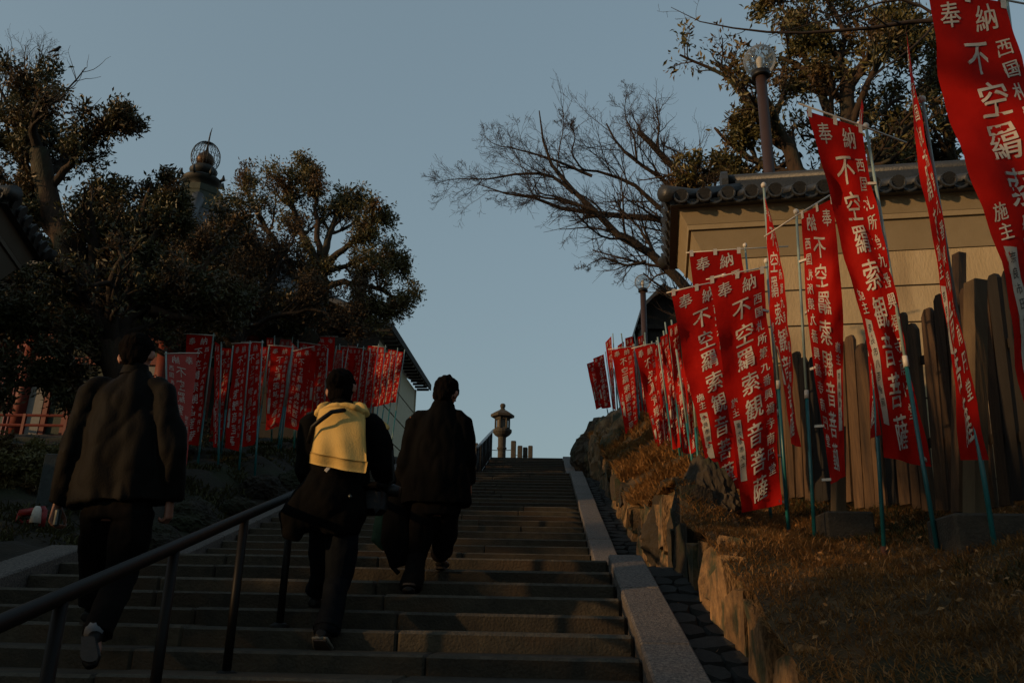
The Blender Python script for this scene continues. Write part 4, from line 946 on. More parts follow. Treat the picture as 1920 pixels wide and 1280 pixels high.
# ------------------------------------------------------------------ trees
def resample(P, n):
    P = np.asarray(P, float); d = np.r_[0, np.cumsum(np.linalg.norm(np.diff(P, axis=0), axis=1))]
    q = np.linspace(0, d[-1], n); out = np.stack([np.interp(q, d, P[:, k]) for k in range(3)], 1)
    s = out.copy(); s[1:-1] = .25*out[:-2]+.5*out[1:-1]+.25*out[2:]
    return s
def tubes(P, Rr, k):
    N, Sg, _ = P.shape
    T = np.gradient(P, axis=1); T /= np.linalg.norm(T, axis=2, keepdims=True)+1e-9
    ref = np.array([.31, .53, .79]); U = np.cross(T, ref); U /= np.linalg.norm(U, axis=2, keepdims=True)+1e-9
    W = np.cross(T, U); a = 2*math.pi*np.arange(k)/k
    V = P[:, :, None, :]+(U[:, :, None, :]*np.cos(a)[None, None, :, None]+W[:, :, None, :]*np.sin(a)[None, None, :, None])*Rr[:, :, None, None]
    i = np.arange(N)[:, None, None]*Sg*k+np.arange(Sg-1)[None, :, None]*k; j = np.arange(k)[None, None, :]; j2 = (j+1) % k
    Fc = np.stack([i+j, i+j2, i+k+j2, i+k+j], -1).reshape(-1, 4)
    return V.reshape(-1, 3), Fc
def spawn(P, Rr, n, ratio, ang, up, jit, tmin=.25, rr=.6, seg=7, lmin=.0, lmax=9., droop=0.):
    N, Sg, _ = P.shape; pl = np.linalg.norm(np.diff(P, axis=1), axis=2).sum(1)
    idx = np.repeat(np.arange(N), n); M_ = len(idx)
    t = rng.uniform(tmin, 1, M_); f = t*(Sg-1); i0 = np.minimum(f.astype(int), Sg-2); fr = (f-i0)[:, None]
    pos = P[idx, i0]*(1-fr)+P[idx, i0+1]*fr; d = P[idx, i0+1]-P[idx, i0]; d /= np.linalg.norm(d, axis=1, keepdims=True)+1e-9
    r0 = (Rr[idx, i0]*(1-fr[:, 0])+Rr[idx, i0+1]*fr[:, 0])*rr
    rnd = rng.normal(size=(M_, 3)); pr = rnd-d*(rnd*d).sum(1, keepdims=True); pr /= np.linalg.norm(pr, axis=1, keepdims=True)+1e-9
    a = np.radians(rng.uniform(ang[0], ang[1], M_))[:, None]
    dd = d*np.cos(a)+pr*np.sin(a)
    L = np.clip(pl[idx]*ratio*rng.uniform(.5, 1.15, M_)*(1.15-.55*t), lmin, lmax)
    Q = np.zeros((M_, seg, 3)); Q[:, 0] = pos
    for s in range(1, seg):
        dd = dd+rng.normal(size=(M_, 3))*jit+np.array([0, 0, up-droop*s/seg]); dd /= np.linalg.norm(dd, axis=1, keepdims=True)
        Q[:, s] = Q[:, s-1]+dd*(L/(seg-1))[:, None]
    R2 = r0[:, None]*np.linspace(1, .35, seg)[None, :]
    return Q, R2
def leaf_cloud(tips, dirs, m, L, w, spread, droop=.25):
    n = len(tips); c = np.repeat(tips, m, 0); d0 = np.repeat(dirs, m, 0); k = len(c)
    c = c+rng.normal(size=(k, 3))*spread
    d = d0*.6+rng.normal(size=(k, 3))*.75; d[:, 2] -= droop*rng.random(k); d /= np.linalg.norm(d, axis=1, keepdims=True)
    s = np.cross(d, rng.normal(size=(k, 3))); s /= np.linalg.norm(s, axis=1, keepdims=True); nn = np.cross(d, s)
    l = (L*rng.uniform(.6, 1.2, k))[:, None]; ww = w*l/L
    V = np.stack([c, c+d*l*.5+s*ww+nn*l*.06, c+d*l+nn*l*-.12, c+d*l*.5-s*ww+nn*l*.06], 1).reshape(-1, 3)
    o = np.arange(k)[:, None]*4; return V, np.concatenate([o+[[0, 1, 2]], o+[[0, 2, 3]]])
def tree(name, limbs, label, cat, levels, leaves=None, bark='bark', leafm='leaf', group=None, twigm=None, trunk_name='trunk'):
    """limbs: list of (points, r0, r1). levels: list of spawn settings. leaves: (per twig, length, width, spread)"""
    global rng
    rng = np.random.default_rng(zlib.crc32(label.encode()))
    base = np.asarray(limbs[0][0][0], float); t = thing(name, base, label, cat, group)
    big = []; Ls = []
    for (pts, r0, r1) in limbs:
        P = resample(pts, 12); P[1:-1] += rng.normal(size=(10, 3))*r0*.25
        Ls.append((P, np.linspace(r0, r1, 12)))
    P0 = np.stack([a for a, b in Ls]); R0 = np.stack([b for a, b in Ls])
    V, Fc = tubes(P0, R0, 9)
    link_mesh('trunk', fast_mesh('trunk', V, Fc, base), M[bark], t, smooth=True)
    P, Rr = P0, R0; Vs, Fs, n = [], [], 0; last = []
    allb = []
    for li, kw in enumerate(levels):
        P, Rr = spawn(P, Rr, **kw); allb.append((P, Rr))
        V, Fc = tubes(P, np.maximum(Rr, .0022), 5 if li == 0 else (4 if li == 1 else 3)); Vs.append(V); Fs.append(Fc+n); n += len(V)
    link_mesh('branches', fast_mesh('branches', np.vstack(Vs), np.vstack(Fs), base), M[twigm or bark], t, smooth=True, kind='stuff')
    if leaves:
        m, L, w, spread = leaves
        tips = []; dirs = []
        for (P, Rr) in allb[-2:]:
            for s in (P.shape[1]-1, P.shape[1]-3) if P is allb[-1][0] else (P.shape[1]-1,):
                tips.append(P[:, s]); d = P[:, s]-P[:, s-1]; dirs.append(d/(np.linalg.norm(d, axis=1, keepdims=True)+1e-9))
        V, Fc = leaf_cloud(np.vstack(tips), np.vstack(dirs), m, L, w, spread)
        link_mesh('foliage', fast_mesh('foliage', V, Fc, base), M[leafm], t, kind='stuff')
    return t
def LB(pts, Y, r0, r1, dY=0.0):
    n = len(pts); return ([at(x, y, Y+dY*i/(n-1)) for i, (x, y) in enumerate(pts)], r0, r1)
lv = lambda a, b, c: [dict(n=a, ratio=.42, ang=(25, 65), up=.07, jit=.16, tmin=.3), dict(n=b, ratio=.52, ang=(25, 60), up=.09, jit=.18, tmin=.25), dict(n=c, ratio=.5, ang=(20, 60), up=.08, jit=.2, tmin=.3, lmin=.12)]
# big evergreen at the left with a broken stem
Y = 12.0
tree('evergreen_tree', [LB([(262, 930), (240, 760), (222, 680), (160, 570), (122, 470), (97, 400), (82, 335), (74, 284)], Y, .27, .16),
    LB([(95, 350), (70, 260), (62, 200), (78, 150)], Y, .06, .02, .4), LB([(100, 345), (140, 295), (170, 255), (222, 238)], Y, .07, .02, -.3), LB([(100, 400), (60, 330), (20, 260), (0, 190)], Y, .07, .025, .5),
    LB([(236, 720), (272, 595), (330, 540), (395, 490), (428, 430)], Y, .11, .035, .8), LB([(230, 700), (250, 600), (262, 500), (266, 420), (285, 345)], Y, .13, .03, .3),
    LB([(215, 690), (150, 645), (60, 600), (-10, 610)], Y, .10, .03, -.8), LB([(180, 610), (110, 540), (40, 510), (-10, 540)], Y, .09, .03, .8), LB([(230, 660), (196, 520), (200, 430), (185, 350)], Y, .09, .03, .6),
    LB([(232, 760), (130, 725), (50, 712), (-10, 742)], Y, .08, .03, -.8), LB([(262, 470), (300, 430), (322, 400), (326, 385)], Y, .06, .02, .3), LB([(120, 470), (80, 420), (30, 380), (0, 350)], Y, .07, .02, .2),
    LB([(280, 580), (350, 600), (400, 590), (440, 560)], Y, .08, .02, 1.2)],
    'massive old evergreen with a broken off main stem at the far left', 'tree', [dict(n=13, ratio=.32, ang=(25, 65), up=.07, jit=.16, tmin=.25, lmax=1.6), dict(n=8, ratio=.55, ang=(25, 60), up=.09, jit=.18, tmin=.2), dict(n=6, ratio=.5, ang=(20, 60), up=.08, jit=.2, tmin=.3, lmin=.12)], (3, .10, .019, .06), 'bark', 'leaf_dark', twigm='bark_dark')
# olive tree in front of the hall, mid left
Y = 19.0
tree('evergreen_tree', [LB([(560, 700), (578, 640), (590, 560), (600, 492)], Y, .28, .17), LB([(598, 500), (562, 435), (545, 375), (520, 325)], Y, .12, .03), LB([(600, 495), (622, 425), (640, 385), (668, 350)], Y, .11, .03, .6),
    LB([(602, 500), (650, 465), (690, 430), (706, 400)], Y, .10, .03, -.5), LB([(592, 540), (660, 525), (720, 545), (762, 565)], Y, .10, .025, -.7), LB([(585, 560), (530, 480), (490, 410), (462, 360)], Y, .10, .03, .7),
    LB([(600, 480), (592, 400), (592, 345), (582, 318)], Y, .09, .02, .2), LB([(596, 520), (660, 490), (715, 480), (745, 500)], Y, .08, .02, .3), LB([(580, 600), (640, 590), (700, 585), (745, 590)], Y, .09, .02, -.3), LB([(570, 590), (500, 540), (450, 470), (435, 430)], Y, .08, .02, .8)],
    'rounded olive green tree in front of the hall roof left of the open sky', 'tree', [dict(n=12, ratio=.33, ang=(25, 65), up=.08, jit=.16, tmin=.3, lmax=1.7), dict(n=7, ratio=.55, ang=(25, 60), up=.09, jit=.18, tmin=.25), dict(n=6, ratio=.5, ang=(20, 60), up=.08, jit=.2, tmin=.3, lmin=.15)], (3, .105, .02, .08), 'bark', 'leaf_olive')
# brown twiggy thicket between them
Y = 16.5
tree('brown_tree', [LB([(440, 720), (445, 640), (450, 560), (470, 500)], Y, .16, .06), LB([(446, 640), (400, 560), (370, 500), (352, 470)], Y, .08, .02), LB([(450, 600), (500, 540), (530, 480), (540, 440)], Y, .08, .02, .5),
    LB([(448, 620), (520, 590), (590, 580), (650, 590)], Y, .07, .02, -.3), LB([(446, 650), (400, 620), (340, 590), (310, 560)], Y, .07, .02, .5), LB([(452, 560), (430, 500), (420, 470), (405, 450)], Y, .06, .02, .4), LB([(452, 560), (480, 500), (470, 470), (460, 450)], Y, .06, .02, .4)],
    'brownish twiggy tree standing between the big evergreen and the rounded olive one', 'tree', lv(10, 8, 6), (3, .09, .017, .08), 'bark_dark', 'leaf_brown')
tree('evergreen_tree', [LB([(330, 780), (345, 690), (352, 600), (350, 520)], 18.5, .2, .06), LB([(350, 640), (300, 560), (250, 500), (220, 440)], 18.5, .09, .03), LB([(352, 600), (400, 560), (430, 530), (435, 500)], 18.5, .09, .03),
    LB([(350, 660), (430, 620), (500, 600), (560, 590)], 18.5, .08, .02), LB([(348, 680), (260, 640), (180, 600), (120, 560)], 18.5, .08, .02), LB([(351, 560), (330, 500), (300, 460), (260, 430)], 18.5, .08, .02)],
    'dark leafy tree filling the shade behind the broken stemmed evergreen', 'tree', lv(10, 7, 6), (4, .13, .028, .12), 'bark_dark', 'leaf_dark')
# bare tip at the top left
Y = 15.0
tree('bare_tree', [LB([(30, 420), (45, 300), (58, 200), (55, 140)], Y, .12, .03), LB([(56, 170), (45, 125), (48, 88)], Y, .02, .006), LB([(57, 160), (75, 110), (82, 85)], Y, .02, .006), LB([(57, 170), (85, 115), (104, 100)], Y, .02, .006), LB([(57, 180), (20, 130), (8, 90)], Y, .02, .006)],
    'leafless crown tip rising above the evergreen in the upper left', 'tree', [dict(n=9, ratio=.6, ang=(20, 60), up=.08, jit=.15, tmin=.3), dict(n=7, ratio=.6, ang=(20, 55), up=.05, jit=.2, tmin=.3)], None, 'twig', twigm='twig')
# evergreen behind the ochre wall
Y = 12.6
tree('evergreen_tree', [LB([(1550, 640), (1532, 420), (1515, 330), (1498, 279), (1468, 242), (1424, 202), (1384, 155), (1344, 118)], Y, .26, .04), LB([(1540, 400), (1559, 222), (1542, 175), (1522, 134), (1495, 114), (1462, 108)], Y, .14, .04, .3),
    LB([(1594, 640), (1592, 330), (1590, 228), (1589, 141)], Y, .17, .12, -.1), LB([(1589, 141), (1572, 110), (1555, 87), (1527, 80)], Y-.1, .08, .03), LB([(1590, 143), (1622, 115), (1655, 88), (1668, 40)], Y-.1, .08, .02), LB([(1592, 141), (1645, 112), (1700, 84), (1722, 30)], Y-.1, .07, .02),
    LB([(1574, 112), (1586, 65), (1560, 15), (1540, -30)], Y-.1, .06, .02), LB([(1840, 640), (1815, 380), (1780, 300), (1770, 240), (1800, 180)], Y+1, .20, .05), LB([(1785, 300), (1720, 270), (1680, 230), (1650, 210)], Y+1, .08, .02),
    LB([(1512, 330), (1450, 320), (1390, 290), (1340, 240)], Y, .09, .02, .5), LB([(1520, 134), (1500, 70), (1470, 20), (1440, -10)], Y, .06, .02), LB([(1500, 290), (1440, 330), (1370, 330), (1310, 320)], Y+.4, .06, .02), LB([(1780, 300), (1740, 320), (1700, 300), (1660, 290)], Y+1, .07, .02), LB([(1770, 240), (1740, 180), (1750, 130), (1770, 90)], Y+1, .06, .02)],
    'broad evergreen with light brown forking trunks behind the ochre wall on the right', 'tree', lv(9, 7, 5), (3, .125, .023, .065), 'bark', 'leaf_olive')
# large bare tree reaching left over the steps
Y = 13.2
tl = [dict(n=16, ratio=.34, ang=(20, 60), up=.04, jit=.13, tmin=.12, rr=.38, lmax=1.3), dict(n=9, ratio=.62, ang=(20, 60), up=.05, jit=.17, tmin=.2, rr=.6), dict(n=5, ratio=.62, ang=(20, 55), up=.05, jit=.2, tmin=.2, rr=.65)]
tree('bare_tree', [LB([(1345, 760), (1320, 600), (1285, 512), (1240, 494), (1211, 487), (1154, 430), (1110, 393), (1067, 356), (1040, 319), (1013, 279), (1003, 249), (1011, 208)], Y, .13, .010),
    LB([(1320, 620), (1320, 480), (1290, 420), (1245, 413), (1194, 406), (1127, 400), (1060, 392), (965, 368), (895, 345)], Y+.5, .11, .008), LB([(1322, 560), (1330, 420), (1290, 345), (1245, 292), (1215, 262), (1197, 247)], Y+.3, .10, .05),
    LB([(1325, 560), (1300, 390), (1255, 346), (1194, 306), (1144, 255), (1137, 232)], Y+.6, .08, .015), LB([(1320, 560), (1290, 440), (1241, 396), (1211, 363), (1164, 329), (1094, 319), (1047, 312)], Y+.8, .08, .012),
    LB([(1130, 405), (1060, 373), (1010, 363), (1001, 336)], Y, .03, .008), LB([(1075, 362), (1040, 330), (1000, 322), (930, 335), (880, 338), (845, 331), (815, 345)], Y, .035, .004), LB([(1120, 396), (1035, 372), (965, 362), (905, 357)], Y-.3, .03, .005),
    LB([(1110, 330), (1040, 300), (985, 282), (930, 276), (908, 255)], Y+.2, .03, .005), LB([(1240, 494), (1180, 440), (1120, 425), (1050, 430)], Y, .04, .006), LB([(1210, 490), (1170, 500), (1130, 480), (1100, 500)], Y-.2, .03, .005),
    LB([(1335, 400), (1310, 330), (1280, 290), (1240, 270)], Y+1.2, .04, .008), LB([(1194, 306), (1190, 260), (1170, 215), (1175, 180)], Y+.6, .025, .005), LB([(1094, 319), (1070, 290), (1080, 250), (1060, 222)], Y+.4, .02, .004)],
    'large leafless tree spreading dark branches leftward over the sky from behind the ochre wall', 'tree', tl, None, 'bark_dark', twigm='twig')
# leafless branch crossing at the top right
Y = 10.2
tree('bare_tree', [LB([(1965, 900), (1955, 500), (1930, 250), (1880, 110), (1800, 40)], Y, .16, .06), LB([(1900, 150), (1800, 30), (1740, 32), (1640, 52), (1560, 60), (1450, 62), (1370, 58), (1310, 45), (1258, 14)], Y, .05, .004), LB([(1880, 110), (1700, -10), (1610, 20), (1520, 45), (1440, 66)], Y, .03, .004),
    LB([(1760, 40), (1700, 100), (1640, 140), (1600, 180)], Y, .02, .004)], 'thin leafless branches crossing the sky at the top right in front of the evergreen', 'tree',
    [dict(n=9, ratio=.16, ang=(25, 60), up=.05, jit=.12, tmin=.35, rr=.45), dict(n=3, ratio=.45, ang=(25, 60), up=.03, jit=.2, tmin=.3)], None, 'twig', twigm='twig')
# clipped bush at the left
def bush(cx, cy, rx, rz, label, n=26, m='leaf_dark', leafL=.06):
    z0 = float(bank_left(cx, cy)); b = np.array([cx, cy, z0-.05])
    lb = []
    for i in range(n):
        a = random.uniform(0, 2*math.pi); e = random.uniform(.2, 1.5); d = np.array([math.cos(a)*math.cos(e)*rx, math.sin(a)*math.cos(e)*rx, math.sin(e)*rz])*random.uniform(.7, 1)
        lb.append(([b, b+d*.5+np.array([0, 0, .05]), b+d], .02, .006))
    return tree('bush', lb, label, 'bush', [dict(n=7, ratio=.4, ang=(25, 65), up=.05, jit=.2, tmin=.3), dict(n=5, ratio=.5, ang=(25, 65), up=.05, jit=.2, tmin=.3)], (9, leafL, .014, .03), 'bark_dark', m)
p = at(45, 860, 9.6); bush(p[0], 9.6, .95, .62, 'dense green bush in front of the vermilion hall at the left edge', 34, 'leaf_olive')
p = at(330, 700, 14.5); bush(p[0], 14.5, 1.2, 1.3, 'low dark bush behind the nearest left banners', 26)
# evergreens added out of view on the left slope to throw shade over the steps
def shade_tree(x, y, h, seed, label, m=8):
    z0 = float(bank_left(x, y)) if y > -12 else -1.5
    b = np.array([x, y, z0]); lb = [([b, b+[.1, 0, h*.35], b+[.2, .1, h*.7]], .25, .1)]
    for i in range(13):
        a = i*2.4; k = .12+.7*i/13; st = b+np.array([.1, 0, h*k*.8]); d = np.array([math.cos(a), math.sin(a), random.uniform(.05, .6)])*h*random.uniform(.32, .45)
        lb.append(([st, st+d*.5+[0, 0, .1], st+d], .08, .02))
    return tree('evergreen_tree', lb, label, 'tree', [dict(n=8, ratio=.5, ang=(25, 65), up=.05, jit=.16, tmin=.25), dict(n=6, ratio=.5, ang=(25, 65), up=.05, jit=.2, tmin=.25)], (9, .17, .045, .14), 'bark_dark', 'leaf_dark')
shade_tree(-11.2, 2.2, 4.0, 1, 'broad evergreen on the left slope level with the foot of the stairs')  # unseen shade caster, kept low so sun still reaches the middle banners
shade_tree(-12.0, -4.5, 7.0, 2, 'broad evergreen down the left slope behind the viewer')
shade_tree(-12.5, 5.0, 4.6, 3, 'dense evergreen just left of the tile roofed wall end')

shade_tree(-13.5, 14.5, 7.5, 6, 'evergreen on the left slope behind the tile roofed wall')  # unseen, added to shade the upper steps
shade_tree(-12.6, 9.8, 6.6, 7, 'evergreen between the left slope trees and the wall end')
for q_, (x_, y_) in enumerate(((-7.6, .6), (-7.4, -1.6), (-8.4, 2.6))):
    bush(x_, y_, 1.3, 1.9, ['thick bush on the left slope beside the lowest step', 'thick bush below the lowest step on the left', 'thick bush on the left slope toward the wall end'][q_], 34, 'leaf_dark', .09)  # unseen bushes added to keep low sun off the bottom steps
shade_tree(-8.0, -3.2, 9.5, 4, 'tall evergreen beside the path below the first step on the left')  # unseen, added tall to hold the nearest banners in shade
shade_tree(-13.5, -9.5, 11.0, 5, 'tallest evergreen far down the left slope')
# a small black bird on the bare twigs
def bird():
    c = at(103, 97, 15.0); t = thing('bird', c, 'tiny black bird perched on the bare twigs at the upper left', 'bird')
    MB().tube([c+[-.07, 0, .01], c+[-.02, 0, .035], c+[.04, 0, .05], c+[.07, 0, .10], c+[.10, 0, .125], c+[.125, 0, .12]], [.012, .035, .042, .028, .026, .006], 10).tube([c+[-.05, 0, .02], c+[-.16, 0, -.03]], [.02, .012], 6).build('body', M['black_metal'], t, True)
    MB().tube([c+[.015, .01, .02], c+[.012, .01, -.03]], .004, 5).tube([c+[.015, -.01, .02], c+[.012, -.01, -.03]], .004, 5).build('leg', M['black_metal'], t)
bird()

# ------------------------------------------------------------------ grass
def grass(name, xr, yr, n, H, m, h=(.05, .15), wd=.0035, dens=1.6, thr=-.15, off=0.0, flat=1.0, label=None):
    x = rng.uniform(*xr, n*2); u = rng.random(n*2)
    y = yr[0]+(yr[1]-yr[0])*u**1.5
    nz = np.array([noise.noise(Vector((a*dens, b*dens, off))) + .5*noise.noise(Vector((a*dens*4, b*dens*4, off))) for a, b in zip(x, y)])
    k = nz > thr; x, y, nz = x[k][:n], y[k][:n], nz[k][:n]; n = len(x)
    z = H(x, y)+np.array([noise.fractal(Vector((a*1.8, b*1.8, .3)), 1.0, 2.0, 4) for a, b in zip(x, y)])*.07
    hh = rng.uniform(*h, n)*(1+.8*np.clip(nz, 0, 1)); a = rng.uniform(0, 2*math.pi, n)
    le = rng.uniform(.3, 1.6, n)*flat
    d = np.stack([np.cos(a)*le, np.sin(a)*le, np.ones(n)], 1); d /= np.linalg.norm(d, axis=1, keepdims=True)
    s = np.stack([-np.sin(a), np.cos(a), np.zeros(n)], 1)*(wd*(1+y/7))[:, None]
    b = np.stack([x, y, z-.01], 1); m1 = b+d*(hh*.55)[:, None]; tp = m1+(d*[1.3, 1.3, .25]+rng.normal(size=(n, 3))*.15)*(hh*.6)[:, None]
    V = np.stack([b-s, b+s, m1+s*.8, m1-s*.8, tp], 1).reshape(-1, 3); o = np.arange(n)[:, None]*5
    Fc = np.concatenate([o+[[0, 1, 2]], o+[[0, 2, 3]], o+[[3, 2, 4]]])
    return link_mesh(name, fast_mesh(name, V, Fc), M[m], None, kind='stuff')
tag(grass('dry_grass', (1.06, 4.6), (2.2, 10), 150000, bank_right, 'grass_dry', h=(.035, .10), wd=.0017, thr=-.7, flat=1.6), 'tangled dry brown grass covering the right bank', 'grass')
tag(grass('green_grass', (1.2, 4.2), (2.2, 10), 26000, bank_right, 'grass_green', h=(.04, .10), wd=.002, dens=.9, thr=.12, off=5.), 'sparse green tufts among the dry grass of the right bank', 'grass')
tag(grass('dry_grass', (1.06, 3.2), (10, 24), 30000, bank_right, 'grass_dry', h=(.08, .2), wd=.004), 'dry grass on the upper outcrop of the right bank', 'grass')
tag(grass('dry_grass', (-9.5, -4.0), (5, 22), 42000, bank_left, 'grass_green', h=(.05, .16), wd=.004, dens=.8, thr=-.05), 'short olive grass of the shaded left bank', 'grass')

# fallen leaves on the bank and along the gutter
n_ = 900; x_ = rng.uniform(.8, 4.2, n_); y_ = 2.4+rng.random(n_)**1.4*8
z_ = np.where(x_ < 1.12, np.interp(y_, [0, 6.82, 8.84, 17.14], [-1.5, .41, .52, 2.84])-.04, bank_right(np.maximum(x_, 1.15), y_)+.03)
dv_ = rng.normal(size=(n_, 3))*[1, 1, .15]; dv_ /= np.linalg.norm(dv_, axis=1, keepdims=True)
V_, F_ = leaf_cloud(np.stack([x_, y_, z_], 1), dv_, 1, .038, .010, .01, 0)
tag(link_mesh('fallen_leaves', fast_mesh('fallen_leaves', V_, F_), mat('fallen_leaf', (.30, .16, .06), (.14, .07, .03), 3, .7), None, kind='stuff'), 'scattered dry leaves on the right bank and gutter', 'leaves')
# ------------------------------------------------------------------ people
def remesh(mb, name, m, parent, voxel=.012, smooth=4, wr=0.0, wscale=9.0, wst=(1, 1, 1)):
    me = mb.mesh('tmp'); ob = bpy.data.objects.new('tmp', me); COL.objects.link(ob)
    md = ob.modifiers.new('r', 'REMESH'); md.mode = 'VOXEL'; md.voxel_size = voxel; md.use_smooth_shade = True
    sm = ob.modifiers.new('s', 'SMOOTH'); sm.factor = .5; sm.iterations = smooth
    dg = bpy.context.evaluated_depsgraph_get(); e = ob.evaluated_get(dg); out = bpy.data.meshes.new_from_object(e)
    bpy.data.objects.remove(ob); bpy.data.meshes.remove(me)
    n = len(out.vertices); co = np.zeros(n*3); out.vertices.foreach_get('co', co); co = co.reshape(-1, 3)
    if wr:
        no = np.zeros(n*3); out.vertices.foreach_get('normal', no); no = no.reshape(-1, 3)
        q = co*np.array(wst)*wscale
        nz = np.array([noise.noise(Vector(p))*1.0+.5*abs(noise.noise(Vector(p*2.1+5))) for p in q]); co = co+no*(nz*wr)[:, None]
    co -= ORG[parent]; out.vertices.foreach_set('co', co.ravel()); out.update(); out.name = name
    return link_mesh(name, out, m, parent, smooth=True)
def V3(*a): return np.array(a, float)
def ell(mb, c, r, R=None, n=14):
    P, Fc = [], []
    for i in range(n//2+1):
        f = math.pi*i/(n//2)
        for j in range(n):
            a = 2*math.pi*j/n; P.append((r[0]*math.sin(f)*math.cos(a)+1e-5*math.cos(a), r[1]*math.sin(f)*math.sin(a)+1e-5*math.sin(a), r[2]*math.cos(f)))
    P = np.array(P)
    if R is not None: P = P@np.array(R).T
    for i in range(n//2):
        for j in range(n): Fc.append((i*n+j, (i+1)*n+j, (i+1)*n+(j+1) % n, i*n+(j+1) % n))
    Fc += [tuple(range(n)), tuple(range((n//2)*n+n-1, (n//2)*n-1, -1))]
    return mb.add(P+np.asarray(c), Fc)
def hand(mb, w, d, side, palm, k=1.0, curl=1.0):
    """w wrist, d along the hand, side towards the thumb, palm the way the palm faces"""
    d, side, palm = [v/np.linalg.norm(v) for v in (V3(*d), V3(*side), V3(*palm))]
    mb.tube([w-d*.03*k, w+d*.03*k, w+d*.085*k, w+d*.095*k], [(.024*k, .019*k), (.034*k, .019*k), (.040*k, .017*k), (.036*k, .013*k)], 10, ax=side)
    for i, (o, L) in enumerate(((.029, .072), (.0098, .082), (-.0095, .077), (-.028, .062))):
        p = w+side*o*k+d*.082*k; dd = d.copy(); pts = [p-d*.02*k, p]; a = .5*curl
        for s, f in enumerate((.42, .33, .25)):
            ca, sa = math.cos(a), math.sin(a); v = d*ca+palm*sa; p = p+v*L*f*k*1.05; pts.append(p); a += .95*curl
        mb.tube(pts, [.0098*k, .0096*k, .009*k, .0084*k, .0070*k], 8, ax=side)
    p = w+side*.028*k+d*.02*k
    mb.tube([p, p+(d*.028+side*.018+palm*.012)*k, p+(d*.055+side*.018+palm*.03)*k, p+(d*.075+side*.002+palm*.042)*k], [.014*k, .0125*k, .0108*k, .008*k], 8)
def person(label, J, look, k=1.0, hair='short', jacket='black_cloth', trousers='grey_cloth', tw=(.235, .27), skirt=None, shoe='leather', sleeves=True, hipw=.165):
    """J: joints in world coordinates"""
    t = thing('person', (J['pelvis'][0], J['pelvis'][1], min(J['toeL'][2], J['toeR'][2])), label, 'person')
    H, N = J['head'], J['neck']; f = V3(*look); f /= np.linalg.norm(f)
    upv = H-N; upv = upv/np.linalg.norm(upv); rt = np.cross(f, upv); rt /= np.linalg.norm(rt); f = np.cross(upv, rt)
    Rh = np.stack([rt, f, upv], 1)
    B = MB()
    ell(B, H+upv*.015*k, (.076*k, .092*k, .105*k), Rh, 18); ell(B, H-upv*.045*k+f*.022*k, (.058*k, .066*k, .072*k), Rh, 14)
    B.tube([H-upv*.0*k+f*.085*k, H-upv*.02*k+f*.105*k, H-upv*.034*k+f*.104*k, H-upv*.04*k+f*.085*k], [.010*k, .013*k, .016*k, .010*k], 8)
    ell(B, H-upv*.068*k+f*.082*k, (.024*k, .010*k, .009*k), Rh, 8); ell(B, H+upv*.022*k+f*.082*k, (.05*k, .012*k, .01*k), Rh, 8)
    for s in (-1, 1):
        c = H+rt*s*.077*k-upv*.012*k-f*.008*k; B.tube([c-upv*.028*k, c+rt*s*.010*k, c+upv*.026*k+rt*s*.006*k], [(.010*k, .014*k), (.012*k, .019*k), (.010*k, .015*k)], 8)
    B.tube([N-upv*.05, N+upv*.03, H-upv*.06*k-f*.015], [.062*k, .054*k, .055*k], 12)
    ch = J['chest']; pe = J['pelvis']; ax = J['shR']-J['shL']; ax /= np.linalg.norm(ax)
    B.tube([pe-V3(0, 0, .09), pe, (pe+ch)/2, ch, ch+(N-ch)*.55, N+V3(0, 0, -.02)], [(.11, .07), (.135, .09), (.135, .095), (.165, .11), (.15, .08), (.06, .055)], 14, ax=ax)
    for s in 'LR':
        B.tube([J['sh'+s]-(J['sh'+s]-ch)*.3, J['sh'+s], (J['sh'+s]+J['el'+s])/2, J['el'+s], J['wr'+s]], [.05, .052, .044, .037, .024], 10)
        B.tube([J['hip'+s]+V3(0, 0, .04), (J['hip'+s]*.6+J['kn'+s]*.4), J['kn'+s], J['kn'+s]*.6+J['an'+s]*.4, J['an'+s]], [.068, .066, .048, .046, .034], 10)
        an, to = J['an'+s], J['toe'+s]; B.tube([an+V3(0, -.02, -.03), (an+to)/2+V3(0, 0, -.015), to], [.032, .034, .02], 8)
        hd = J['wr'+s]-J['el'+s]; hd = hd/np.linalg.norm(hd); sg = -1 if s == 'L' else 1
        hand(B, J['wr'+s], hd*.9+V3(0, 0, -.3), V3(0, 1, 0), V3(-sg, .15, 0), k, J.get('curl'+s, 1.0))
    remesh(B, 'body', M['skin'], t, .0075, 2)
    for s in (-1, 1):
        c = H+rt*s*.031*k+f*.084*k+upv*.004*k; e = ell(MB(), c, (.0125*k, .008*k, .008*k), Rh, 8).build('eye', M['white_plastic'], t, True)
        ell(MB(), c+f*.006*k, (.005*k, .004*k, .005*k), Rh, 8).build('iris', M['black_metal'], e, True)
    # hair
    h = MB(); ell(h, H+upv*.036*k-f*.014*k, (.088*k, .096*k, .094*k), Rh, 18); ell(h, H-upv*.02*k-f*.045*k, (.070*k, .058*k, .085*k), Rh, 14)
    if hair == 'bun':
        ell(h, H+upv*.015*k-f*.105*k, (.056*k, .048*k, .055*k), Rh, 12); ell(h, H-upv*.04*k-f*.03*k, (.078*k, .055*k, .085*k), Rh, 12)
    if hair == 'tuft':
        h.tube([H+upv*.115*k-f*.03*k, H+upv*.128*k-f*.05*k+rt*.03], [.03*k, .008], 8)
    hh = remesh(h, 'hair', M['hair'], t, .008, 2, .010, 42, (1, 1, .5))
    # trousers
    T = MB(); tl = J.get('tleg', (.095, .075, .072))
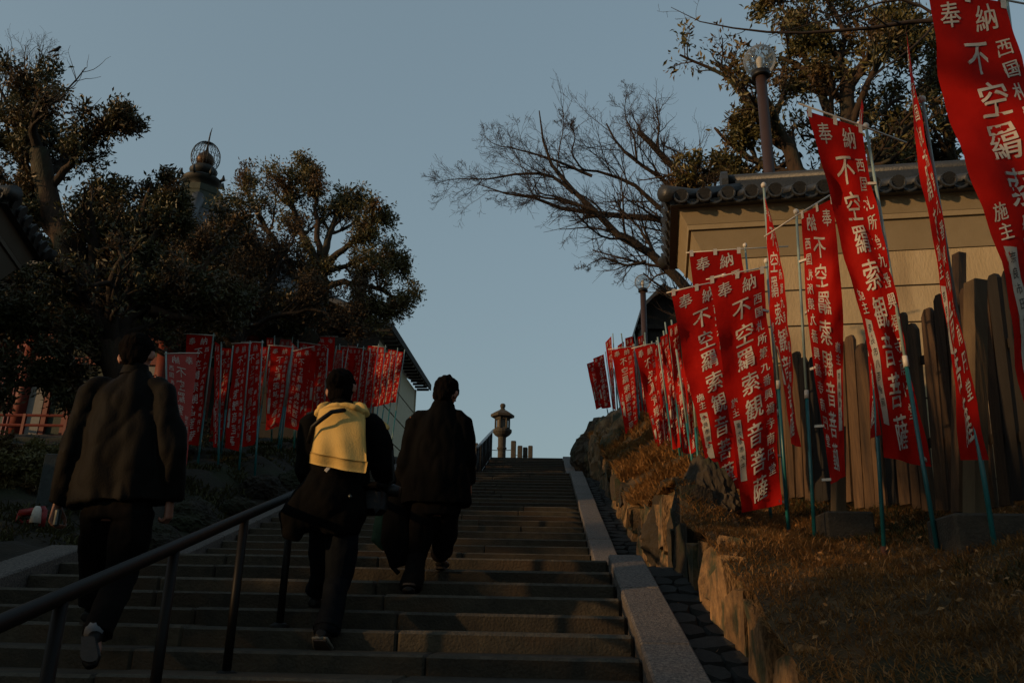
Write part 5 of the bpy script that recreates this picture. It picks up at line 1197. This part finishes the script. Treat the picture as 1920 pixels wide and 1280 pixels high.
    T.tube([pe+V3(0, 0, .07), pe, pe-V3(0, 0, .08)], [(hipw-.02, .115), (hipw, .125), (hipw*.9, .12)], 14, ax=ax)
    for s in 'LR':
        a = J['kn'+s]*.08+J['an'+s]*.92
        T.tube([J['hip'+s]+V3(0, 0, .05), J['hip'+s]*.6+J['kn'+s]*.4, J['kn'+s], J['kn'+s]*.55+J['an'+s]*.45, a, J['an'+s]+V3(0, 0, -.02)], [tl[0], tl[0]*.97, tl[1], tl[1]*.93, tl[2], tl[2]], 12)
    remesh(T, 'trousers', M[trousers], t, .012, 3, .012, 10, (1, 1, .7))
    # jacket
    Jk = MB(); hem = J['hem']; w1, w2 = tw
    Jk.tube([hem, hem*.6+ch*.4, ch*.85+hem*.15, ch+(N-ch)*.45, N-(N-ch)*.16, N+V3(0, 0, .005)], [(w2, .165), (w2*.96, .17), (w1, .165), (w1*.80, .135), (w1*.42, .095), (.075, .072)], 20, ax=ax)
    for s in 'LR':
        s0 = J['sh'+s]*.45+N*.55-V3(0, 0, .052); s1 = J['sh'+s]*.82+N*.18-V3(0, 0, .012); s2 = J['sh'+s]*.95+J['el'+s]*.05
        Jk.tube([s0, s1, s2, (J['sh'+s]+J['el'+s])/2, J['el'+s], J['el'+s]*.4+J['wr'+s]*.6, J['wr'+s]+(J['wr'+s]-J['el'+s])*-.02], [.060, .074, .080, .078, .072, .062, .056], 14)
    remesh(Jk, 'jacket', M[jacket], t, .012, 3, .034, 6.5, (1, 1, .5))
    C = MB(); C.tube([N-V3(0, 0, .03), N+V3(0, 0, .035)], [(.085, .08), (.068, .066)], 16, cap=False).build('collar', M[jacket], t, True)
    for s in 'LR':
        an, to = J['an'+s], J['toe'+s]; dr = to-an; dr[2] *= 1; L = np.linalg.norm(dr); dr /= L
        hl = J.get('heel'+s, an-V3(0, .045, .045))
        sh = MB(); axs = V3(1, 0, 0)
        v = to-hl; v /= np.linalg.norm(v); nrm = np.cross(axs, v)
        sh.tube([hl-v*.012, hl+v*.03, hl+(to-hl)*.5, hl+(to-hl)*.8, to+v*.015], [(.030, .028), (.038, .036), (.043, .034), (.045, .028), (.026, .018)], 12, ax=axs)
        sh.tube([hl+v*.035+nrm*.005, an+V3(0, 0, .0)], [.036, .038], 10)
        sho = remesh(sh, 'shoe', M[shoe], t, .008, 2)
        so = MB(); q = []
        for (u, w_) in ((-.02, .022), (.0, .034), (.3, .036), (.6, .042), (.85, .043), (1.0, .034), (1.07, .012)):
            q.append((hl+(to-hl)*u, w_))
        up_, lo = [], []
        P = [a+axs*b-nrm*.030 for a, b in q]+[a-axs*b-nrm*.030 for a, b in reversed(q)]
        so.poly_prism(P, -nrm*.014).build('sole', M['sole'], sho)
    return t, Rh
def stairz(x, y):
    k = math.floor((y-flights[0][0]+1e-6)/.38); return flights[0][4]+k*.106 if y > flights[0][0] else -1.57
def spx(px, py):     # where the eye's line meets a tread
    for Y in np.arange(2.5, 9, .01):
        p = at(px, py, Y)
        if stairz(0, Y) >= p[2]: return p
    return p
def drop(p, y=None):
    q = np.array(p, float); 
    if y is not None: q[1] = y
    q[2] = stairz(0, q[1])+.035; return q

# the big man in front, left of the handrail
Y = 4.62; A = lambda x, y, d=0.0: at(x, y, Y+d)
toe = drop(at(168, 1268, 4.22))
J = dict(head=A(257, 668, .03), neck=A(254, 695), chest=A(238, 790), pelvis=A(222, 948), hem=A(222, 945), shL=A(176, 734), shR=A(304, 730), elL=A(133, 850, -.05), elR=A(322, 845, -.04), wrL=A(108, 945, .0), wrR=A(318, 938, .02),
    hipL=A(190, 975, .02), hipR=A(250, 972), knL=A(178, 1070, .28), knR=A(228, 1078, .05), anL=at(176, 1170, 5.0), anR=at(184, 1182, 4.36), toeR=toe, tleg=(.11, .085, .075), curlL=1.0, curlR=1.25)
J['heelR'] = J['anR']+V3(0, -.06, -.05)
J['anL'][1] = 4.95; J['anL'][2] = stairz(0, 5.0)+.11; J['toeL'] = V3(J['anL'][0], 5.13, stairz(0, 5.0)+.035); J['heelL'] = J['anL']+V3(0, -.05, -.07)
man1, _ = person('big man in a dark jacket walking left of the handrail, seen from behind', J, (-.12, 1, -.1), 1.1, 'short', 'brown_cloth', 'grey_cloth', (.235, .275), hipw=.19)
MB().tube([J['anR']*.75+J['knR']*.25+V3(-.005, -.02, 0), J['anR']+V3(-.005, -.038, -.015)], [.052, .045], 10).build('sock', M['sock'], man1, True)
c = J['wrL']+V3(.02, -.01, -.075)
ph = tag(MB().box(c, (.03, .055, .10), rotz(.4), .01).build('compact_phone', M['shell'], None, org=c), 'small silver phone in the left hand of the big man', 'phone')

# the woman with the yellow sweater round her shoulders
Y = 5.0; toe = drop(at(607, 1250, 4.72))
J = dict(head=A(640, 730, .03), neck=A(641, 762), chest=A(640, 830), pelvis=A(630, 950), hem=A(632, 905), shL=A(594, 795), shR=A(688, 797), elL=A(576, 880, -.04), elR=A(716, 868, .05), wrL=A(600, 930, .25), wrR=A(728, 905, .28),
    hipL=A(612, 970), hipR=A(648, 968), knL=A(606, 1080, .25), knR=A(634, 1088, .06), anL=A(592, 1180, .4), anR=A(612, 1182, -.12), toeR=toe, tleg=(.098, .078, .07))
J['heelR'] = J['anR']+V3(-.01, -.075, -.015)
J['anL'][2] = stairz(0, 5.42)+.11; J['anL'][1] = 5.4; J['anL'][0] += -.02; J['toeL'] = V3(J['anL'][0], 5.58, stairz(0, 5.45)+.035); J['heelL'] = J['anL']+V3(0, -.05, -.07)
J['toeR'] = J['heelR']+V3(.005, .10, -.235)*.98; J['toeR'][2] = max(J['toeR'][2], stairz(0, J['toeR'][1])+.02)
wom, Rh = person('woman with hair in a bun and a yellow sweater over her shoulders', J, (.05, 1, -.12), 1.03, 'bun', 'black_cloth', 'denim', (.185, .19), shoe='leather', hipw=.155)
MB().tube([J['anR']+(J['knR']-J['anR'])*.02, J['anR']+(J['knR']-J['anR'])*.11], [.078, .08], 14, cap=False).build('turned_up_cuff', M['denim'], wom, True)
hl, to = J['heelR'], J['toeR']; v = (to-hl)/np.linalg.norm(to-hl); nr = np.cross(V3(1, 0, 0), v)
ring = [hl+(to-hl)*u+V3(1, 0, 0)*w-nr*.026 for u, w in ((-.02, .02), (.0, .037), (.3, .040), (.6, .047), (.85, .048), (1., .036), (1.07, 0), (1., -.036), (.85, -.048), (.6, -.047), (.3, -.040), (0, -.037), (-.02, -.02))]
MB().tube(ring+[ring[0]], .009, 6).build('shoe_trim', M['shoe_trim'], wom, True)
# sweater: body hanging down the back, hem band, sleeve end over the right shoulder
sw = MB()
def quadsheet(TL, TR, BR, BL, nu=22, nv=22, bulge=.0, th=.012, f=None):
    u, w = np.meshgrid(np.linspace(0, 1, nu), np.linspace(0, 1, nv), indexing='ij')
    P = (TL*(1-u[..., None])+TR*u[..., None])*(1-w[..., None])+(BL*(1-u[..., None])+BR*u[..., None])*w[..., None]
    n = np.cross(TR-TL, BL-TL); n /= np.linalg.norm(n); n = n if n[1] < 0 else -n
    P = P+n*((bulge*(1-(2*u-1)**2)+(f(u, w) if f is not None else 0))[..., None])
    a, b = P.shape[:2]; V = np.vstack([P.reshape(-1, 3), (P-n*th).reshape(-1, 3)]); m_ = a*b
    Fc = []
    for i in range(a-1):
        for j in range(b-1):
            q = (i*b+j, (i+1)*b+j, (i+1)*b+j+1, i*b+j+1); Fc.append(q); Fc.append(tuple(x+m_ for x in q[::-1]))
    ed = [i*b for i in range(a)]+[(a-1)*b+j for j in range(1, b)]+[i*b+b-1 for i in range(a-2, -1, -1)]+[j for j in range(b-2, 0, -1)]
    for x, y in zip(ed, ed[1:]+ed[:1]): Fc.append((x, y, y+m_, x+m_))
    return V, Fc
fold = lambda u, w: .012*np.sin(7*u+2*w)*w+.008*np.sin(15*u-3*w+1)*w+.006*np.sin(9*w+4*u)
d_ = -.19
swe = thing('sweater', A(640, 800, d_), 'yellow knitted sweater draped over the back of the woman', 'sweater')
V, Fc = quadsheet(A(597, 768, -.10), A(684, 770, -.10), A(688, 884, d_+.010), A(581, 865, d_+.010), bulge=.055, f=fold)
MB().add(V, Fc).build('back', M['yellow'], swe, True)
V, Fc = quadsheet(A(583, 846, d_-.006), A(690.5, 865, d_-.006), A(687, 886, d_+.012), A(581, 867, d_+.012), nu=24, nv=5, bulge=.0555, th=.010, f=lambda u, w: .008+fold(u, .82+.18*w)+.002*np.sin(u*160))
MB().add(V, Fc).build('hem_band', M['yellow'], swe, True)
c1 = MB(); c1.tube([A(600, 778, -.08), A(606, 768, -.02), A(618, 760, .03)], [.035, .042, .03], 10); c1.tube([A(684, 780, -.08), A(676, 768, -.02), A(664, 760, .03)], [.035, .042, .03], 10)
c1.tube([A(600, 774, -.09), A(620, 762, -.13), A(642, 759, -.14), A(664, 763, -.13), A(682, 774, -.09)], [.022, .020, .018, .020, .022], 10)
remesh(c1, 'collar', M['yellow'], swe, .008, 3, .008, 22)
c2 = MB(); c2.tube([A(690, 786, -.02), A(700, 790, .0), A(711, 798, .03), A(723, 811, .04)], [(.03, .025), (.040, .03), (.050, .036), (.060, .04)], 14)
remesh(c2, 'sleeve', M['yellow'], swe, .008, 3, .008, 16)
MB().tube([A(700, 806, -.03), A(715, 815, .06), A(724, 818, .1)], [(.012, .02), (.02, .02), (.02, .018)], 8).build('cuff', M['yellow'], swe, True)
# strap over the left shoulder, jacket tied round the waist, camera bag on the right hip
st = tag(MB().tube([A(648, 768, -.15), A(622, 772, -.21), A(600, 788, -.22), A(586, 800, -.19), A(578, 830, -.15)], [(.006, .014)]*5, 8, ax=(0, -1, 0)).build('shoulder_strap', M['leather'], None, True, org=A(600, 790)), 'thin black strap crossing the left shoulder over the yellow sweater', 'strap')
cj = MB(); cj.tube([A(640, 893, -.02), A(626, 915, -.04), A(606, 940, -.08), A(580, 965, -.10), A(556, 985, -.10)], [(.17, .13), (.19, .14), (.17, .12), (.12, .08), (.05, .045)], 16, ax=(1, 0, 0))
cj.tube([A(596, 900, -.05), A(568, 930, -.1), A(545, 965, -.12), A(548, 1000, -.12), A(562, 1010, -.12)], [(.05, .05), (.07, .05), (.085, .05), (.06, .04), (.02, .02)], 14, ax=(1, 0, 0))
cj.tube([A(640, 890, -.01), A(638, 960, -.02), A(634, 1000, -.01)], [(.16, .14), (.165, .145), (.13, .12)], 16, ax=(1, 0, 0))
cjo = thing('tied_jacket', A(610, 940, -.1), 'black jacket tied round the waist of the woman and flaring to the left', 'jacket')
remesh(cj, 'jacket_body', M['black_cloth'], cjo, .012, 4, .02, 8, (1, 1, .6))
MB().box(A(614, 879, -.205), (.02, .006, .035), rotz(.2)@np.array([[.8, 0, .6], [0, 1, 0], [-.6, 0, .8]]), .002).build('label_tag', M['white_plastic'], cjo)
bg_ = thing('camera_bag', A(700, 930, .05), 'black camera bag with a lens hanging at the right hip of the woman', 'bag')
MB().box(A(692, 940, .02), (.20, .15, .16), rotz(-.25), .03).build('body', M['leather'], bg_, True)
MB().box(A(690, 912, .0), (.21, .16, .035), rotz(-.25), .012).build('lid', M['black_cloth'], bg_)
c = A(730, 918, .05); MB().tube([c+V3(-.05, 0, 0), c+V3(.02, .01, 0), c+V3(.06, .01, -.01)], [.036, .038, .034], 16).build('lens', M['black_metal'], bg_, True)
MB().tube([A(655, 928, -.15), A(658, 932, -.155)], .010, 8).build('buckle', M['shell'], bg_, True)
MB().tube([A(716, 800, .05), A(735, 850, .0), A(738, 900, .0), A(712, 925, .0)], [(.003, .012)]*4, 6, ax=(0, 1, 0)).build('strap', M['leather'], bg_, True)

# the man in black further up
Y = 5.98; toe = drop(at(764, 1130, 5.72))
J = dict(head=A(836, 739, .03), neck=A(831, 757), chest=A(822, 830), pelvis=A(816, 945), hem=A(817, 946), shL=A(778, 788), shR=A(864, 788), elL=A(762, 870, -.03), elR=A(876, 860, .0), wrL=A(756, 930, .1), wrR=A(879, 905, .12),
    hipL=A(796, 965), hipR=A(836, 962), knL=A(782, 1040, .05), knR=A(830, 1030, .25), anL=A(770, 1100, -.12), anR=A(822, 1088, .4), toeL=toe, tleg=(.098, .075, .074))
J['heelL'] = J['anL']+V3(0, -.05, -.05)
J['anR'][1] = 6.42; J['anR'][2] = stairz(0, 6.48)+.11; J['toeR'] = V3(J['anR'][0]+.02, 6.62, stairz(0, 6.48)+.035); J['heelR'] = J['anR']+V3(0, -.05, -.07)
m2, _ = person('man in a long black jacket highest of the three walkers, head bowed', J, (.35, 1, -.22), 1.08, 'tuft', 'black_cloth', 'grey_cloth', (.22, .255), hipw=.17)
co = thing('carried_coat', A(742, 980, .0), 'dark teal coat carried over the left arm of the man in black', 'coat')
c = MB(); c.tube([A(752, 900, .05), A(744, 960, .02), A(742, 1010, .0), A(748, 1060, .0)], [(.07, .06), (.10, .06), (.10, .055), (.06, .04)], 14, ax=(1, 0, 0))
remesh(c, 'lining', M['black_cloth'], co, .012, 3, .02, 8, (1, 1, .5))
c = MB(); c.tube([A(724, 935, .04), A(716, 970, .04), A(710, 1010, .04), A(722, 1030, .04)], [(.035, .03), (.055, .03), (.055, .03), (.02, .015)], 12, ax=(1, 0, 0))
remesh(c, 'coat_body', M['teal_cloth'], co, .010, 3, .012, 10, (1, 1, .5))
MB().tube([A(733, 1000, .0), A(731, 1035, .0), A(736, 1062, .0), A(748, 1075, .0)], [(.016, .006)]*4, 8, ax=(1, 0, 0)).build('belt', M['leather'], co, True)
MB().tube([A(857, 935, .0), A(856, 960, .0), A(850, 978, .0)], [(.04, .02), (.028, .015), (.006, .006)], 8, ax=(1, 0, 0)).build('jacket_tail', M['black_cloth'], m2, True)
